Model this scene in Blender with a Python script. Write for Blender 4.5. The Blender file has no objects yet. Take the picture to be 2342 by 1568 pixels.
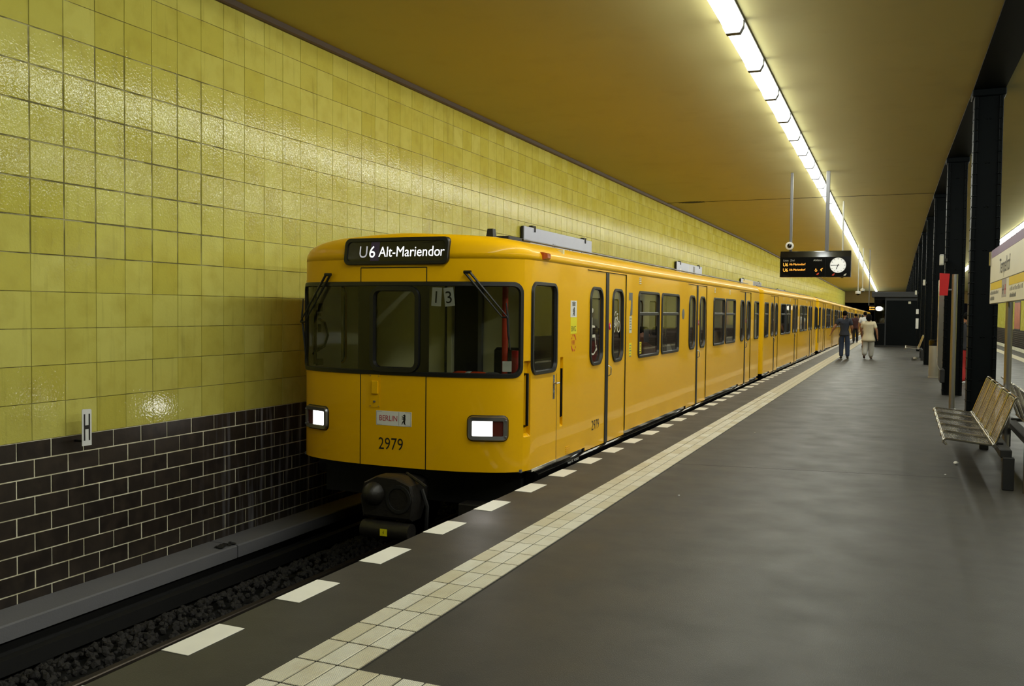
import bpy, bmesh, math, random
from mathutils import Vector, Matrix, Euler
random.seed(7)
SC = bpy.context.scene
COL = SC.collection
# ------------------------------------------------------------------ camera
F_PX, YAW, PITCH, ROLL, EYE = 2079.27, .4075, .0357, .0104, 1.65
cam_d = bpy.data.cameras.new('camera'); cam = bpy.data.objects.new('camera', cam_d); COL.objects.link(cam)
cam_d.sensor_fit = 'HORIZONTAL'; cam_d.sensor_width = 36.0; cam_d.lens = 36.0 * F_PX / 2342.0
cam_d.clip_start = .05; cam_d.clip_end = 400
_f = Vector((-math.sin(YAW) * math.cos(PITCH), math.cos(YAW) * math.cos(PITCH), -math.sin(PITCH)))
_r = Vector((math.cos(YAW), math.sin(YAW), 0)); _u = _r.cross(_f)
_r2 = _r * math.cos(ROLL) + _u * math.sin(ROLL); _u2 = _u * math.cos(ROLL) - _r * math.sin(ROLL)
cam.matrix_world = Matrix(((_r2.x, _u2.x, -_f.x, 0), (_r2.y, _u2.y, -_f.y, 0), (_r2.z, _u2.z, -_f.z, EYE), (0, 0, 0, 1)))
SC.camera = cam
# ------------------------------------------------------------------ world, exposure
wd = bpy.data.worlds.new('world'); SC.world = wd; wd.use_nodes = True
wd.node_tree.nodes['Background'].inputs[0].default_value = (.01, .01, .012, 1)
wd.node_tree.nodes['Background'].inputs[1].default_value = .2
SC.view_settings.view_transform = 'Standard'; SC.view_settings.look = 'None'
SC.view_settings.exposure = 0.14; SC.view_settings.gamma = 1.0; SC.view_settings.use_curve_mapping = False
SC.cycles.max_bounces = 7; SC.cycles.diffuse_bounces = 4; SC.cycles.glossy_bounces = 4
SC.cycles.transparent_max_bounces = 14; SC.cycles.caustics_reflective = False; SC.cycles.caustics_refractive = False
SC.cycles.sample_clamp_indirect = 4.0; SC.cycles.sample_clamp_direct = 3.0
LAMP = 27.0         # radiance of the fluorescent diffusers

# ------------------------------------------------------------------ materials
def srgb(r, g, b):
    f = lambda c: (c / 255 / 12.92) if c <= 10.3 else ((c / 255 + .055) / 1.055) ** 2.4
    return (f(r), f(g), f(b), 1)
class NT:
    def __init__(s, name):
        s.m = bpy.data.materials.new(name); s.m.use_nodes = True; s.t = s.m.node_tree
        s.b = s.t.nodes['Principled BSDF']; s.out = s.t.nodes['Material Output']
    def n(s, ty, **kw):
        nd = s.t.nodes.new(ty)
        for k, v in kw.items():
            if k.startswith('i_'):
                key = k[2:]; nd.inputs[int(key) if key.isdigit() else key.replace('_', ' ')].default_value = v
            else: setattr(nd, k, v)
        return nd
    def l(s, a, b): s.t.links.new(a, b)
    def mix(s, fac, a, b, mode='MIX'):
        nd = s.t.nodes.new('ShaderNodeMix'); nd.data_type = 'RGBA'; nd.blend_type = mode
        for sock, v in ((nd.inputs[0], fac), (nd.inputs[6], a), (nd.inputs[7], b)):
            if hasattr(v, 'links'): s.l(v, sock)
            else: sock.default_value = v
        return nd.outputs[2]
    def math(s, op, a, b=0.0, c=None):
        nd = s.t.nodes.new('ShaderNodeMath'); nd.operation = op
        for i, v in enumerate((a, b, c)):
            if v is None: continue
            if hasattr(v, 'links'): s.l(v, nd.inputs[i])
            else: nd.inputs[i].default_value = v
        return nd.outputs[0]
    def ramp(s, src, lo, hi):
        nd = s.n('ShaderNodeMapRange', clamp=True); s.l(src, nd.inputs[0])
        nd.inputs[1].default_value = lo; nd.inputs[2].default_value = hi; return nd.outputs[0]
    def noise(s, scale, vec=None, detail=2, dist=0.0):
        nd = s.n('ShaderNodeTexNoise'); nd.inputs['Scale'].default_value = scale
        nd.inputs['Detail'].default_value = detail; nd.inputs['Distortion'].default_value = dist
        if vec is not None: s.l(vec, nd.inputs['Vector'])
        return nd.outputs[0]
    def pos(s, scale=(1, 1, 1)):
        g = s.n('ShaderNodeNewGeometry'); mp = s.n('ShaderNodeMapping'); mp.inputs['Scale'].default_value = scale
        s.l(g.outputs['Position'], mp.inputs[0]); return mp.outputs[0]
    def bump(s, src, strength, dist):
        b = s.n('ShaderNodeBump'); b.inputs['Strength'].default_value = strength; b.inputs['Distance'].default_value = dist
        s.l(src, b.inputs['Height']); s.l(b.outputs[0], s.b.inputs['Normal'])
def mat(name, col, rough=.5, metal=0.0, var=.06, nscale=3.0, bump=0.0, bscale=40.0, coat=0.0, spec=.5):
    """plain painted / metal / plastic surface with a little procedural unevenness"""
    k = NT(name); v = k.pos()
    nz = k.noise(nscale, v, 3)
    lo = tuple(c * (1 - var) for c in col[:3]) + (1,); hi = tuple(min(1, c * (1 + var)) for c in col[:3]) + (1,)
    k.l(k.mix(nz, lo, hi), k.b.inputs['Base Color'])
    k.b.inputs['Roughness'].default_value = rough; k.b.inputs['Metallic'].default_value = metal
    k.b.inputs['Specular IOR Level'].default_value = spec
    if coat: k.b.inputs['Coat Weight'].default_value = coat; k.b.inputs['Coat Roughness'].default_value = .05
    if bump: k.bump(k.noise(bscale, v, 2), 1.0, bump)
    return k.m
def emit(name, col, strength):
    k = NT(name); k.b.inputs['Base Color'].default_value = col
    k.b.inputs['Emission Color'].default_value = col; k.b.inputs['Emission Strength'].default_value = strength
    k.b.inputs['Roughness'].default_value = .4
    return k.m
def glass(name, tint, rough=.02, refl=1.0):
    k = NT(name); k.t.nodes.remove(k.b)
    tr = k.n('ShaderNodeBsdfTransparent'); tr.inputs[0].default_value = tint
    gl = k.n('ShaderNodeBsdfGlossy'); gl.inputs['Roughness'].default_value = rough
    fr = k.n('ShaderNodeFresnel'); fr.inputs[0].default_value = 1.5
    mx = k.n('ShaderNodeMixShader'); k.l(k.math('MULTIPLY', fr.outputs[0], refl), mx.inputs[0])
    k.l(tr.outputs[0], mx.inputs[1]); k.l(gl.outputs[0], mx.inputs[2]); k.l(mx.outputs[0], k.out.inputs[0])
    return k.m

# positions shared by geometry and tile materials
WX, WY0, WP, WZT, WZP = -6.635, 5.328, .3311, 3.9415, .3106   # wall plane, tile column line, pitch, row-0 line height, row pitch
BRZ = WZT - 11 * WZP                                          # top of the brown brick band
def tile_mat(name, flip=1):
    k = NT(name); g = k.n('ShaderNodeNewGeometry'); sx = k.n('ShaderNodeSeparateXYZ'); k.l(g.outputs['Position'], sx.inputs[0])
    cy = k.math('FLOOR', k.math('DIVIDE', k.math('SUBTRACT', sx.outputs[1], WY0), WP))
    cz = k.math('FLOOR', k.math('DIVIDE', k.math('SUBTRACT', sx.outputs[2], BRZ), WZP))
    cb = k.n('ShaderNodeCombineXYZ'); k.l(cy, cb.inputs[0]); k.l(cz, cb.inputs[1])
    wn = k.n('ShaderNodeTexWhiteNoise'); wn.noise_dimensions = '2D'; k.l(cb.outputs[0], wn.inputs['Vector'])
    base = k.mix(wn.outputs[0], srgb(188, 179, 76), srgb(202, 196, 102))
    cloud = k.noise(5, k.pos(), 3)
    c2 = k.mix(k.math('MULTIPLY', k.ramp(cloud, .45, .8), .45), base, srgb(162, 148, 58))
    # grime running down from the joints
    st = k.noise(1.0, k.pos((1, 14, 1.2)), 4)
    c3 = k.mix(k.math('MULTIPLY', k.ramp(st, .6, .85), .35), c2, srgb(96, 88, 48))
    k.l(c3, k.b.inputs['Base Color'])
    k.b.inputs['Roughness'].default_value = .09; k.b.inputs['Specular IOR Level'].default_value = .33
    off = k.n('ShaderNodeVectorMath'); off.operation = 'MULTIPLY_ADD'
    k.l(wn.outputs[1], off.inputs[0]); off.inputs[1].default_value = (9, 9, 9); k.l(g.outputs['Position'], off.inputs[2])
    n1 = k.noise(46, off.outputs[0], 1.5, .4); n2 = k.noise(3.0, off.outputs[0], 1)
    k.bump(k.math('ADD', n1, k.math('MULTIPLY', n2, .8)), 1.0, .0016)
    k.b.inputs['Specular IOR Level'].default_value = 0.0; k.b.inputs['Roughness'].default_value = .6
    gl = k.n('ShaderNodeBsdfGlossy'); gl.inputs['Roughness'].default_value = .045; fr = k.n('ShaderNodeFresnel'); fr.inputs[0].default_value = 1.45
    k.l(k.b.inputs['Normal'].links[0].from_socket, gl.inputs['Normal'])
    mx = k.n('ShaderNodeMixShader'); k.l(k.math('MINIMUM', k.math('MULTIPLY', fr.outputs[0], 1.9), .14), mx.inputs[0])
    k.l(k.b.outputs[0], mx.inputs[1]); k.l(gl.outputs[0], mx.inputs[2]); k.l(mx.outputs[0], k.out.inputs[0])
    return k.m
MT = {}
MT['tile'] = tile_mat('glazed yellow tile')
def brick_mat():
    k = NT('glazed brown brick'); g = k.n('ShaderNodeNewGeometry'); oi = k.n('ShaderNodeObjectInfo')
    c = k.mix(oi.outputs['Random'], srgb(36, 30, 26), srgb(50, 43, 37))
    c = k.mix(k.ramp(k.noise(9, k.pos(), 3), .4, .8), c, srgb(60, 51, 43))
    sx = k.n('ShaderNodeSeparateXYZ'); k.l(g.outputs['Position'], sx.inputs[0])
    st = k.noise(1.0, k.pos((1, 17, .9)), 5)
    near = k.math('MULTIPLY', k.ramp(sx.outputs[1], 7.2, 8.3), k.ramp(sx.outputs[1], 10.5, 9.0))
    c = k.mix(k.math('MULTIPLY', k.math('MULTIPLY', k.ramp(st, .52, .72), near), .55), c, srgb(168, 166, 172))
    k.l(c, k.b.inputs['Base Color']); k.b.inputs['Roughness'].default_value = .38
    k.bump(k.noise(25, k.pos(), 2), 1.0, .001)
    return k.m
MT['brick'] = brick_mat()
def grout_mat(name, a, b, th0=.45, th1=.6):
    k = NT(name); c = k.mix(k.ramp(k.noise(1.6, k.pos((1, 3, 3)), 5), th0, th1), a, b)
    k.l(c, k.b.inputs['Base Color']); k.b.inputs['Roughness'].default_value = .8; return k.m
MT['grout_y'] = grout_mat('tile joint mortar', srgb(96, 90, 52), srgb(158, 152, 108))
MT['grout_b'] = grout_mat('pale brick mortar', srgb(206, 198, 160), srgb(244, 238, 208), .3, .6)
def floor_mat():
    k = NT('mastic asphalt'); p = k.pos()
    big = k.noise(.55, p, 4); fine = k.noise(160, p, 2); mid = k.noise(2.4, p, 5)
    c = k.mix(big, srgb(50, 48, 44), srgb(62, 59, 54))
    c = k.mix(k.math('MULTIPLY', k.ramp(mid, .5, .8), .35), c, srgb(40, 38, 34))
    c = k.mix(k.math('MULTIPLY', k.ramp(fine, .58, .75), .4), c, srgb(88, 84, 76))
    k.l(c, k.b.inputs['Base Color'])
    k.l(k.math('ADD', k.math('MULTIPLY', mid, .25), .36), k.b.inputs['Roughness'])
    k.b.inputs['Specular IOR Level'].default_value = .25; k.bump(fine, 1.0, .0012); return k.m
MT['floor'] = floor_mat()
def ceil_mat():
    k = NT('ochre ceiling paint'); p = k.pos()
    c = k.mix(k.noise(.35, p, 4), srgb(168, 160, 106), srgb(178, 170, 116))
    c = k.mix(k.math('MULTIPLY', k.ramp(k.noise(1.7, p, 5), .55, .8), .25), c, srgb(148, 132, 84))
    k.l(c, k.b.inputs['Base Color']); k.b.inputs['Roughness'].default_value = .75
    k.bump(k.noise(90, p, 2), .5, .001); return k.m
MT['ceil'] = ceil_mat()
def tactile_mat():
    k = NT('ribbed ivory tile'); g = k.n('ShaderNodeNewGeometry'); oi = k.n('ShaderNodeObjectInfo')
    sx = k.n('ShaderNodeSeparateXYZ'); k.l(g.outputs['Position'], sx.inputs[0])
    c = k.mix(oi.outputs['Random'], srgb(210, 200, 168), srgb(236, 232, 214))
    c = k.mix(k.math('MULTIPLY', k.ramp(k.noise(7, k.pos(), 4), .5, .8), .5), c, srgb(190, 172, 132))
    rib = k.math('SINE', k.math('MULTIPLY', sx.outputs[0], 2 * math.pi / .0086))
    c = k.mix(k.math('MULTIPLY', k.ramp(rib, -.2, -.9), .35), c, srgb(150, 134, 100))
    k.l(c, k.b.inputs['Base Color']); k.b.inputs['Roughness'].default_value = .45
    k.bump(rib, 1.0, .002); return k.m
MT['tactile'] = tactile_mat()
MT['dash'] = mat('worn white road paint', srgb(222, 218, 206), .55, 0, .08, 6)
MT['yellow'] = mat('traffic yellow coach paint', srgb(232, 176, 0), .45, 0, .03, .8, coat=.5, spec=.1)
MT['inner'] = mat('grey-green cab lining', srgb(214, 211, 172), .5)
MT['black'] = mat('black rubber', srgb(20, 20, 20), .42, 0, .1)
MT['gloss_black'] = mat('glossy black enamel', srgb(12, 12, 13), .12)
MT['dark'] = mat('sooty black underframe', srgb(22, 21, 20), .6, 0, .3, 12)
MT['coupler'] = mat('oily dark cast iron', srgb(40, 37, 33), .42, .3, .3, 14, .003, 30)
MT['steel'] = mat('stainless steel', srgb(196, 192, 184), .22, 1.0, .05, 8)
MT['brushed'] = mat('brushed grey steel', srgb(150, 150, 150), .35, 1.0, .05)
MT['green_steel'] = mat('dark blue-green column paint', srgb(4, 8, 10), .5, 0, .2, 4, .0008, 30, spec=.1)
MT['red'] = mat('signal red', srgb(186, 22, 22), .4)
MT['red_pole'] = mat('orange-red handrail', srgb(196, 62, 34), .4)
MT['orange_lamp'] = mat('amber lens', srgb(170, 74, 16), .25)
MT['white'] = mat('white vinyl', srgb(224, 224, 220), .45)
MT['grey'] = mat('light grey plastic', srgb(178, 178, 172), .4)
MT['mid_grey'] = mat('mid grey enamel', srgb(96, 96, 98), .45)
MT['concrete'] = mat('pale concrete', srgb(108, 107, 110), .8, 0, .12, 3, .002, 60)
MT['ballast'] = mat('sooty ballast stone', srgb(34, 31, 29), .85, 0, .35, 9, .004, 40)
MT['pit'] = mat('track pit grime', srgb(26, 25, 24), .9, 0, .2)
MT['rail'] = mat('rail steel', srgb(92, 84, 76), .35, .8, .2, 6)
MT['trim'] = mat('brown cornice strip', srgb(74, 58, 40), .6)
MT['crack'] = mat('dark joint line', srgb(24, 20, 15), .8)
MT['lamp'] = emit('fluorescent diffuser', (.96, 1.0, .93, 1), LAMP)
MT['housing'] = mat('lamp housing grey', srgb(84, 84, 88), .6)
MT['head'] = emit('headlamp beam', (1, .97, .93, 1), 14)
MT['red_lens'] = mat('unlit dark red tail lens', srgb(84, 28, 20), .2)
MT['orange_led'] = emit('amber dot matrix', (1, .42, .05, 1), 1.15)
MT['white_led'] = emit('white dot matrix', (.93, .95, 1, 1), 1.4)
MT['dim_led'] = emit('dim white dot matrix', (.5, .5, .56, 1), .45)
MT['fade_led'] = emit('fading white dot matrix', (.8, .8, .85, 1), .8)
MT['purple_led'] = mat('violet line badge', srgb(62, 48, 88), .3)
MT['sign_glass'] = mat('dark display glass', srgb(34, 32, 24), .1)
MT['pane'] = glass('window glass', (.94, .97, .9, 1))
MT['pane_dark'] = glass('tinted saloon glass', (.72, .75, .74, 1), .03, 1.0)
MT['clock'] = emit('lit clock dial', (.95, .97, .95, 1), .3)
MT['kiosk_glass'] = glass('kiosk glass', (.45, .47, .45, 1), .02, 2.2)
MT['saloon'] = emit('saloon lamp', (1, .95, .85, 1), 5.0)
MT['moquette'] = mat('patterned blue-brown seat cloth', srgb(92, 76, 66), .9, 0, .5, 60)
MT['lining'] = mat('cream saloon lining', srgb(150, 138, 112), .5)
MT['board'] = mat('silver-grey sign board', srgb(142, 144, 162), .3, .2)
MT['violet'] = mat('violet line colour', srgb(108, 82, 122), .45)
MT['sign_yellow'] = mat('sign yellow', srgb(206, 176, 20), .45)
MT['cream'] = mat('cream sign face', srgb(206, 202, 182), .4)
MT['print'] = mat('dark print', srgb(30, 28, 26), .5)
MT['print_grey'] = mat('grey print', srgb(112, 112, 106), .5)
MT['berlin_red'] = mat('crimson print', srgb(176, 24, 38), .5)
MT['vbb'] = mat('red-orange print', srgb(196, 54, 14), .5)
MT['bvg'] = mat('lemon sticker', srgb(230, 218, 24), .4)
MT['bin'] = mat('weathered steel bin', srgb(168, 164, 150), .5, .5, .1, 5)
MT['vest'] = mat('orange safety cloth', srgb(236, 78, 28), .7)
MT['paper'] = mat('white paper', srgb(226, 224, 216), .7)

# ------------------------------------------------------------------ mesh builder
class MB:
    def __init__(s): s.v, s.f, s.mi = [], [], []
    def add(s, vs, fs, m=0):
        o = len(s.v); s.v += [tuple(p) for p in vs]
        for f in fs: s.f.append(tuple(i + o for i in f)); s.mi.append(m)
        return s
    def box(s, x0, x1, y0, y1, z0, z1, m=0):
        return s.add([(x0, y0, z0), (x1, y0, z0), (x1, y1, z0), (x0, y1, z0), (x0, y0, z1), (x1, y0, z1), (x1, y1, z1), (x0, y1, z1)],
                     [(0, 3, 2, 1), (4, 5, 6, 7), (0, 1, 5, 4), (1, 2, 6, 5), (2, 3, 7, 6), (3, 0, 4, 7)], m)
    def bbox(s, x0, x1, y0, y1, z0, z1, b, m=0):
        """box with chamfered edges all round"""
        vs = []; ids = {}
        for i, x in enumerate((x0, x1)):
            for j, y in enumerate((y0, y1)):
                for k, z in enumerate((z0, z1)):
                    sx, sy, sz = (1 - 2 * i) * b, (1 - 2 * j) * b, (1 - 2 * k) * b
                    ids[i, j, k] = len(vs)
                    vs += [(x, y + sy, z + sz), (x + sx, y, z + sz), (x + sx, y + sy, z)]
        fs = []
        for ax in range(3):
            for sd in (0, 1):
                q = []
                for a, c in ((0, 0), (1, 0), (1, 1), (0, 1)):
                    key = [0, 0, 0]; key[ax] = sd; key[(ax + 1) % 3] = a; key[(ax + 2) % 3] = c
                    q.append(ids[tuple(key)] + ax)
                fs.append(tuple(q if sd else q[::-1]))
        for ax in range(3):
            o1, o2 = (ax + 1) % 3, (ax + 2) % 3
            for a in (0, 1):
                for c in (0, 1):
                    k0 = [0, 0, 0]; k0[o1] = a; k0[o2] = c; k1 = list(k0); k1[ax] = 1
                    q = (ids[tuple(k0)] + o1, ids[tuple(k1)] + o1, ids[tuple(k1)] + o2, ids[tuple(k0)] + o2)
                    fs.append(q if (a + c) % 2 else q[::-1])
        for key, i in ids.items():
            t = (i, i + 1, i + 2); fs.append(t if sum(key) % 2 else t[::-1])
        return s.add(vs, fs, m)
    def loft(s, rings, m=0, closed=True, cap=True):
        o = len(s.v); n = len(rings[0])
        for r in rings: s.v += [tuple(p) for p in r]
        for i in range(len(rings) - 1):
            for j in range(n if closed else n - 1):
                a, b = o + i * n + j, o + i * n + (j + 1) % n
                s.f.append((a, b, b + n, a + n)); s.mi.append(m)
        if cap and closed:
            s.f.append(tuple(o + j for j in range(n))[::-1]); s.mi.append(m)
            s.f.append(tuple(o + (len(rings) - 1) * n + j for j in range(n))); s.mi.append(m)
        return s
    def tube(s, pts, r, n=8, m=0, cap=True, loop=False):
        P = [Vector(p) for p in pts]; rr = r if isinstance(r, (list, tuple)) else [r] * len(P)
        rings = []; prev = None; k = len(P)
        for i, p in enumerate(P):
            if loop: t = (P[(i + 1) % k] - P[i - 1])
            else: t = (P[min(i + 1, k - 1)] - P[max(i - 1, 0)])
            t.normalize()
            if prev is None:
                a = Vector((0, 0, 1)) if abs(t.z) < .9 else Vector((1, 0, 0))
                prev = t.cross(a).normalized()
            u = (prev - t * prev.dot(t)).normalized(); w = t.cross(u); prev = u
            rings.append([p + (u * math.cos(2 * math.pi * j / n) + w * math.sin(2 * math.pi * j / n)) * rr[i] for j in range(n)])
        if loop: rings.append(rings[0]); cap = False
        return s.loft(rings, m, True, cap)
    def lathe(s, prof, n=20, c=(0, 0, 0), axis='z', m=0, cap=True):
        rings = []
        for r, h in prof:
            ring = []
            for j in range(n):
                a = 2 * math.pi * j / n; x, y = r * math.cos(a), r * math.sin(a)
                ring.append({'z': (c[0] + x, c[1] + y, c[2] + h), 'y': (c[0] + x, c[1] + h, c[2] - y), 'x': (c[0] + h, c[1] + x, c[2] + y)}[axis])
            rings.append(ring)
        return s.loft(rings, m, True, cap)
    def ball(s, c, r, n=10, m=0):
        rx, ry, rz = r if isinstance(r, (tuple, list)) else (r, r, r)
        rings = []
        for i in range(1, n):
            t = math.pi * i / n
            rings.append([(c[0] + rx * math.sin(t) * math.cos(2 * math.pi * j / (n + 4)), c[1] + ry * math.sin(t) * math.sin(2 * math.pi * j / (n + 4)), c[2] - rz * math.cos(t)) for j in range(n + 4)])
        return s.loft(rings, m)
    def plate(s, poly, org, ux, uz, th, m=0):
        """flat outline poly [(u,v)] in the plane org+u*ux+v*uz, given a thickness th along ux x uz"""
        ux, uz, org = Vector(ux), Vector(uz), Vector(org); nn = ux.cross(uz).normalized() * th
        A = [org + ux * u + uz * v for u, v in poly]; B = [p + nn for p in A]; n = len(A)
        s.add(A + B, [tuple(range(n))[::-1], tuple(range(n, 2 * n))] + [(i, (i + 1) % n, n + (i + 1) % n, n + i) for i in range(n)], m)
        return s
    def mesh(s, name, mats, smooth=None, weld=0.0):
        me = bpy.data.meshes.new(name); me.from_pydata(s.v, [], s.f)
        for mm in (mats if isinstance(mats, (list, tuple)) else [mats]): me.materials.append(MT[mm] if isinstance(mm, str) else mm)
        if any(s.mi): me.polygons.foreach_set('material_index', s.mi)
        if weld:
            bm = bmesh.new(); bm.from_mesh(me); bmesh.ops.remove_doubles(bm, verts=bm.verts, dist=weld)
            bmesh.ops.recalc_face_normals(bm, faces=bm.faces) if weld < 0 else None
            bm.to_mesh(me); bm.free()
        if smooth is not None:
            me.polygons.foreach_set('use_smooth', [True] * len(me.polygons)); me.set_sharp_from_angle(angle=math.radians(smooth))
        me.update(); return me
    def obj(s, name, mats, parent=None, smooth=None, loc=(0, 0, 0)):
        return link(name, s.mesh(name, mats, smooth), parent, loc)
def link(name, data, parent=None, loc=(0, 0, 0), rot=(0, 0, 0)):
    o = bpy.data.objects.new(name, data); COL.objects.link(o); o.location = loc; o.rotation_euler = rot
    if parent is not None: o.parent = parent
    return o
def tag(o, label=None, cat=None, group=None, kind=None):
    for k, v in (('label', label), ('category', cat), ('group', group), ('kind', kind)):
        if v: o[k] = v
    return o
def thing(name, label, cat, loc=(0, 0, 0), rot=0.0, group=None):
    o = link(name, None, None, loc, (0, 0, rot)); o.empty_display_size = .1
    return tag(o, label, cat, group)
def copy_tree(o, parent=None):
    c = o.copy(); COL.objects.link(c); c.parent = parent
    for ch in list(o.children): copy_tree(ch, c)
    return c
ORD = 'nearest second third fourth fifth sixth seventh eighth ninth tenth eleventh twelfth thirteenth fourteenth fifteenth sixteenth seventeenth eighteenth nineteenth twentieth'.split()
_tc = {}
def text_flat(txt, size, align='LEFT', sx=1.0):
    """outline of TXT as flat triangles: ([(u, v)], faces), cap height about 0.7*size"""
    cu = bpy.data.curves.new('lettering', 'FONT'); cu.body = txt; cu.size = size; cu.align_x = align; cu.resolution_u = 3
    ob = bpy.data.objects.new('lettering', cu); COL.objects.link(ob)
    dg = bpy.context.evaluated_depsgraph_get(); me = bpy.data.meshes.new_from_object(ob.evaluated_get(dg))
    vs = [(v.co.x * sx, v.co.y) for v in me.vertices]; fs = [tuple(p.vertices) for p in me.polygons]
    bpy.data.objects.remove(ob); bpy.data.curves.remove(cu); bpy.data.meshes.remove(me)
    return vs, fs
def text_mb(mb, txt, size, mapf, align='LEFT', sx=1.0, m=0):
    vs, fs = text_flat(txt, size, align, sx); return mb.add([mapf(u, v) for u, v in vs], fs, m)
def planef(org, ux, uz=(0, 0, 1)):
    o, a, b = Vector(org), Vector(ux), Vector(uz); return lambda u, v: o + a * u + b * v

# ================================================================== THE STATION SHELL
Y0, Y1 = -12.0, 116.0
XE, XR = -3.245, 4.85                      # platform edges
WXR = 8.25                                 # wall beyond the other track
def zc(y): return 4.9 - max(0.0, y - 45.0) * .0075
def xlamp(y): return -1.81 - .0125 * (y - 9.0)
def xlamp_r(y): return 3.95 - .006 * (y - 9.0)
_cl = [(-20, 1.02), (8, .91), (14.6, .84), (20.7, .735), (26.8, .66), (32.9, .60), (39, .56), (45.1, .505), (51.2, .445), (120, .0)]
def xcol(y):
    for (a, p), (b, q) in zip(_cl, _cl[1:]):
        if y <= b: return p + (q - p) * (y - a) / (b - a)
    return 0.0
def struct(o): return tag(o, kind='structure')
# platform slab
fl = struct(MB().box(XE, XR, Y0, Y1, -1.2, 0).obj('floor', 'floor'))
m = MB().box(XE - .004, XE, Y0, Y1, -1.2, -.05); struct(m.obj('trim_1', 'pit'))
# white edge dashes
m = MB().bbox(0, .165, 0, .405, 0, .004, .0015); dme = m.mesh('edge_dash', 'dash')
far = MB()
for n in range(-14, 128):
    y = 3.298 + n * .8608
    if -2 <= n < 60: link('edge_dash', dme, fl, (XE + .001, y, 0))
    else: far.box(XE + .001, XE + .166, y, y + .405, 0, .004)
tag(far.obj('edge_dashes_far', 'dash', fl), kind='stuff')
# tactile guiding strip
TX0, TP, TY0 = -2.598, .1163, 3.4963
RP = .26762
m = MB().bbox(0, TP - .008, 0, RP - .011, 0, .006, .002); tme = m.mesh('tactile_tile', 'tactile')
far = MB()
for n in range(-40, 420):
    for c in range(3):
        x, y = TX0 + c * TP, TY0 + n * RP
        if -3 <= n < 60: link('tactile_tile', tme, fl, (x, y, 0))
        else: far.box(x, x + TP - .006, y, y + RP - .007, 0, .006)
for n in (-1, -2, -3):
    for c in range(3, 14): link('tactile_tile', tme, fl, (TX0 + c * TP, TY0 + n * RP, 0))
for n in range(-40, 420):
    x = XR - .95
    far.box(x, x + .35, TY0 + n * RP, TY0 + n * RP + RP - .004, 0, .006)
tag(far.obj('tactile_tiles_far', 'tactile', fl), kind='stuff')
m = MB()      # dark bedding joint seen between the ribbed tiles
m.box(TX0 - .008, TX0 + 3 * TP + .002, Y0, Y1, 0, .0015); m.box(TX0 + 3 * TP, TX0 + 14 * TP, TY0 - 3 * RP, TY0 - .004, 0, .0015)
m.obj('tactile_joint', 'crack', fl)
# floor expansion joint and small litter come later
m = MB()
for i in range(24):
    x = -2.24 + i * .115; y = 9.78 + .22 * (x + 2.24) / 1.4 + random.uniform(-.004, .004)
    m.box(x, x + .12, y, y + .006, 0, .0008)
m.obj('floor_joint', 'crack', fl)
# ---- left wall : mortar backing with glazed tiles above, brown bricks below
wl = MB(); wl.box(WX - .4, WX - .007, Y0, Y1, BRZ, 5.2, 0); wl.box(WX - .4, WX - .006, Y0, Y1, -1.3, BRZ, 1)
wall = struct(wl.obj('wall_left', ['grout_y', 'grout_b']))
def tile_geo(mb, x, y0, y1, z0, z1, b=.003, dep=.008, out=1):
    o = out
    vs = [(x - dep * o, y0, z0), (x - dep * o, y1, z0), (x - dep * o, y1, z1), (x - dep * o, y0, z1),
          (x, y0 + b, z0 + b), (x, y1 - b, z0 + b), (x, y1 - b, z1 - b), (x, y0 + b, z1 - b)]
    fs = [(4, 5, 6, 7), (0, 1, 5, 4), (1, 2, 6, 5), (2, 3, 7, 6), (3, 0, 4, 7)]
    mb.add(vs, fs if o > 0 else [f[::-1] for f in fs])
NR = 14
tm1 = MB(); tile_geo(tm1, 0, .006, WP - .006, .005, WZP - .005); tm1 = tm1.mesh('tile', 'tile')
tm2 = MB(); tile_geo(tm2, 0, .002, WP - .002, .0018, WZP - .0018, .002); tm2 = tm2.mesh('tile', 'tile')
far = MB()
for i in range(int((Y0 - WY0) / WP), int((Y1 - WY0) / WP)):
    for j in range(NR):
        y, z = WY0 + i * WP, BRZ + j * WZP
        if -1 <= i < 20:
            row = 11 - j                                   # row line index counted from the top line
            new = i < 7 and 1 < row <= 10 and row >= 2
            dx = random.uniform(-.0012, .0012)
            o = link('tile', tm1 if (i < 7 and 4 < j < 11) else tm2, wall, (WX + dx, y, z))
            o.rotation_euler = (0, random.uniform(-.004, .004), random.uniform(-.004, .004))
        else:
            g = .006 if i < -1 else .002
            tile_geo(far, WX + random.uniform(-.0012, .0012), y + g, y + WP - g, z + g, z + WZP - g)
tag(far.obj('tiles_far', 'tile', wall), kind='stuff')
BH = .1553
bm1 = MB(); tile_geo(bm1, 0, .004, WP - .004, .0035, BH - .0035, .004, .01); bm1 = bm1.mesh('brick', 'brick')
far = MB()
for j in range(9):
    ph = 5.183 if j % 2 == 0 else 5.352
    z = BRZ - (j + 1) * BH
    for i in range(-54, 330):
        y = ph + i * WP
        if y < Y0 or y > Y1: continue
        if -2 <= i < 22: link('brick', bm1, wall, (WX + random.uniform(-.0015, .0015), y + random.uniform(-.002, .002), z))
        else: tile_geo(far, WX, y + .004, y + WP - .004, z + .0035, z + BH - .0035, .004, .01)
tag(far.obj('bricks_far', 'brick', wall), kind='stuff')
# cornice strip between wall and ceiling
m = MB(); n = 40
for i in range(n):
    a, b = Y0 + (Y1 - Y0) * i / n, Y0 + (Y1 - Y0) * (i + 1) / n
    za, zb = zc(a), zc(b)
    P = [(WX - .02, -.075), (WX + .035, -.075), (WX + .05, -.06), (WX + .05, .01), (WX - .02, .01)]
    m.loft([[(x, a, za + d) for x, d in P], [(x, b, zb + d) for x, d in P]])
struct(m.obj('trim_2', 'trim'))
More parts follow.
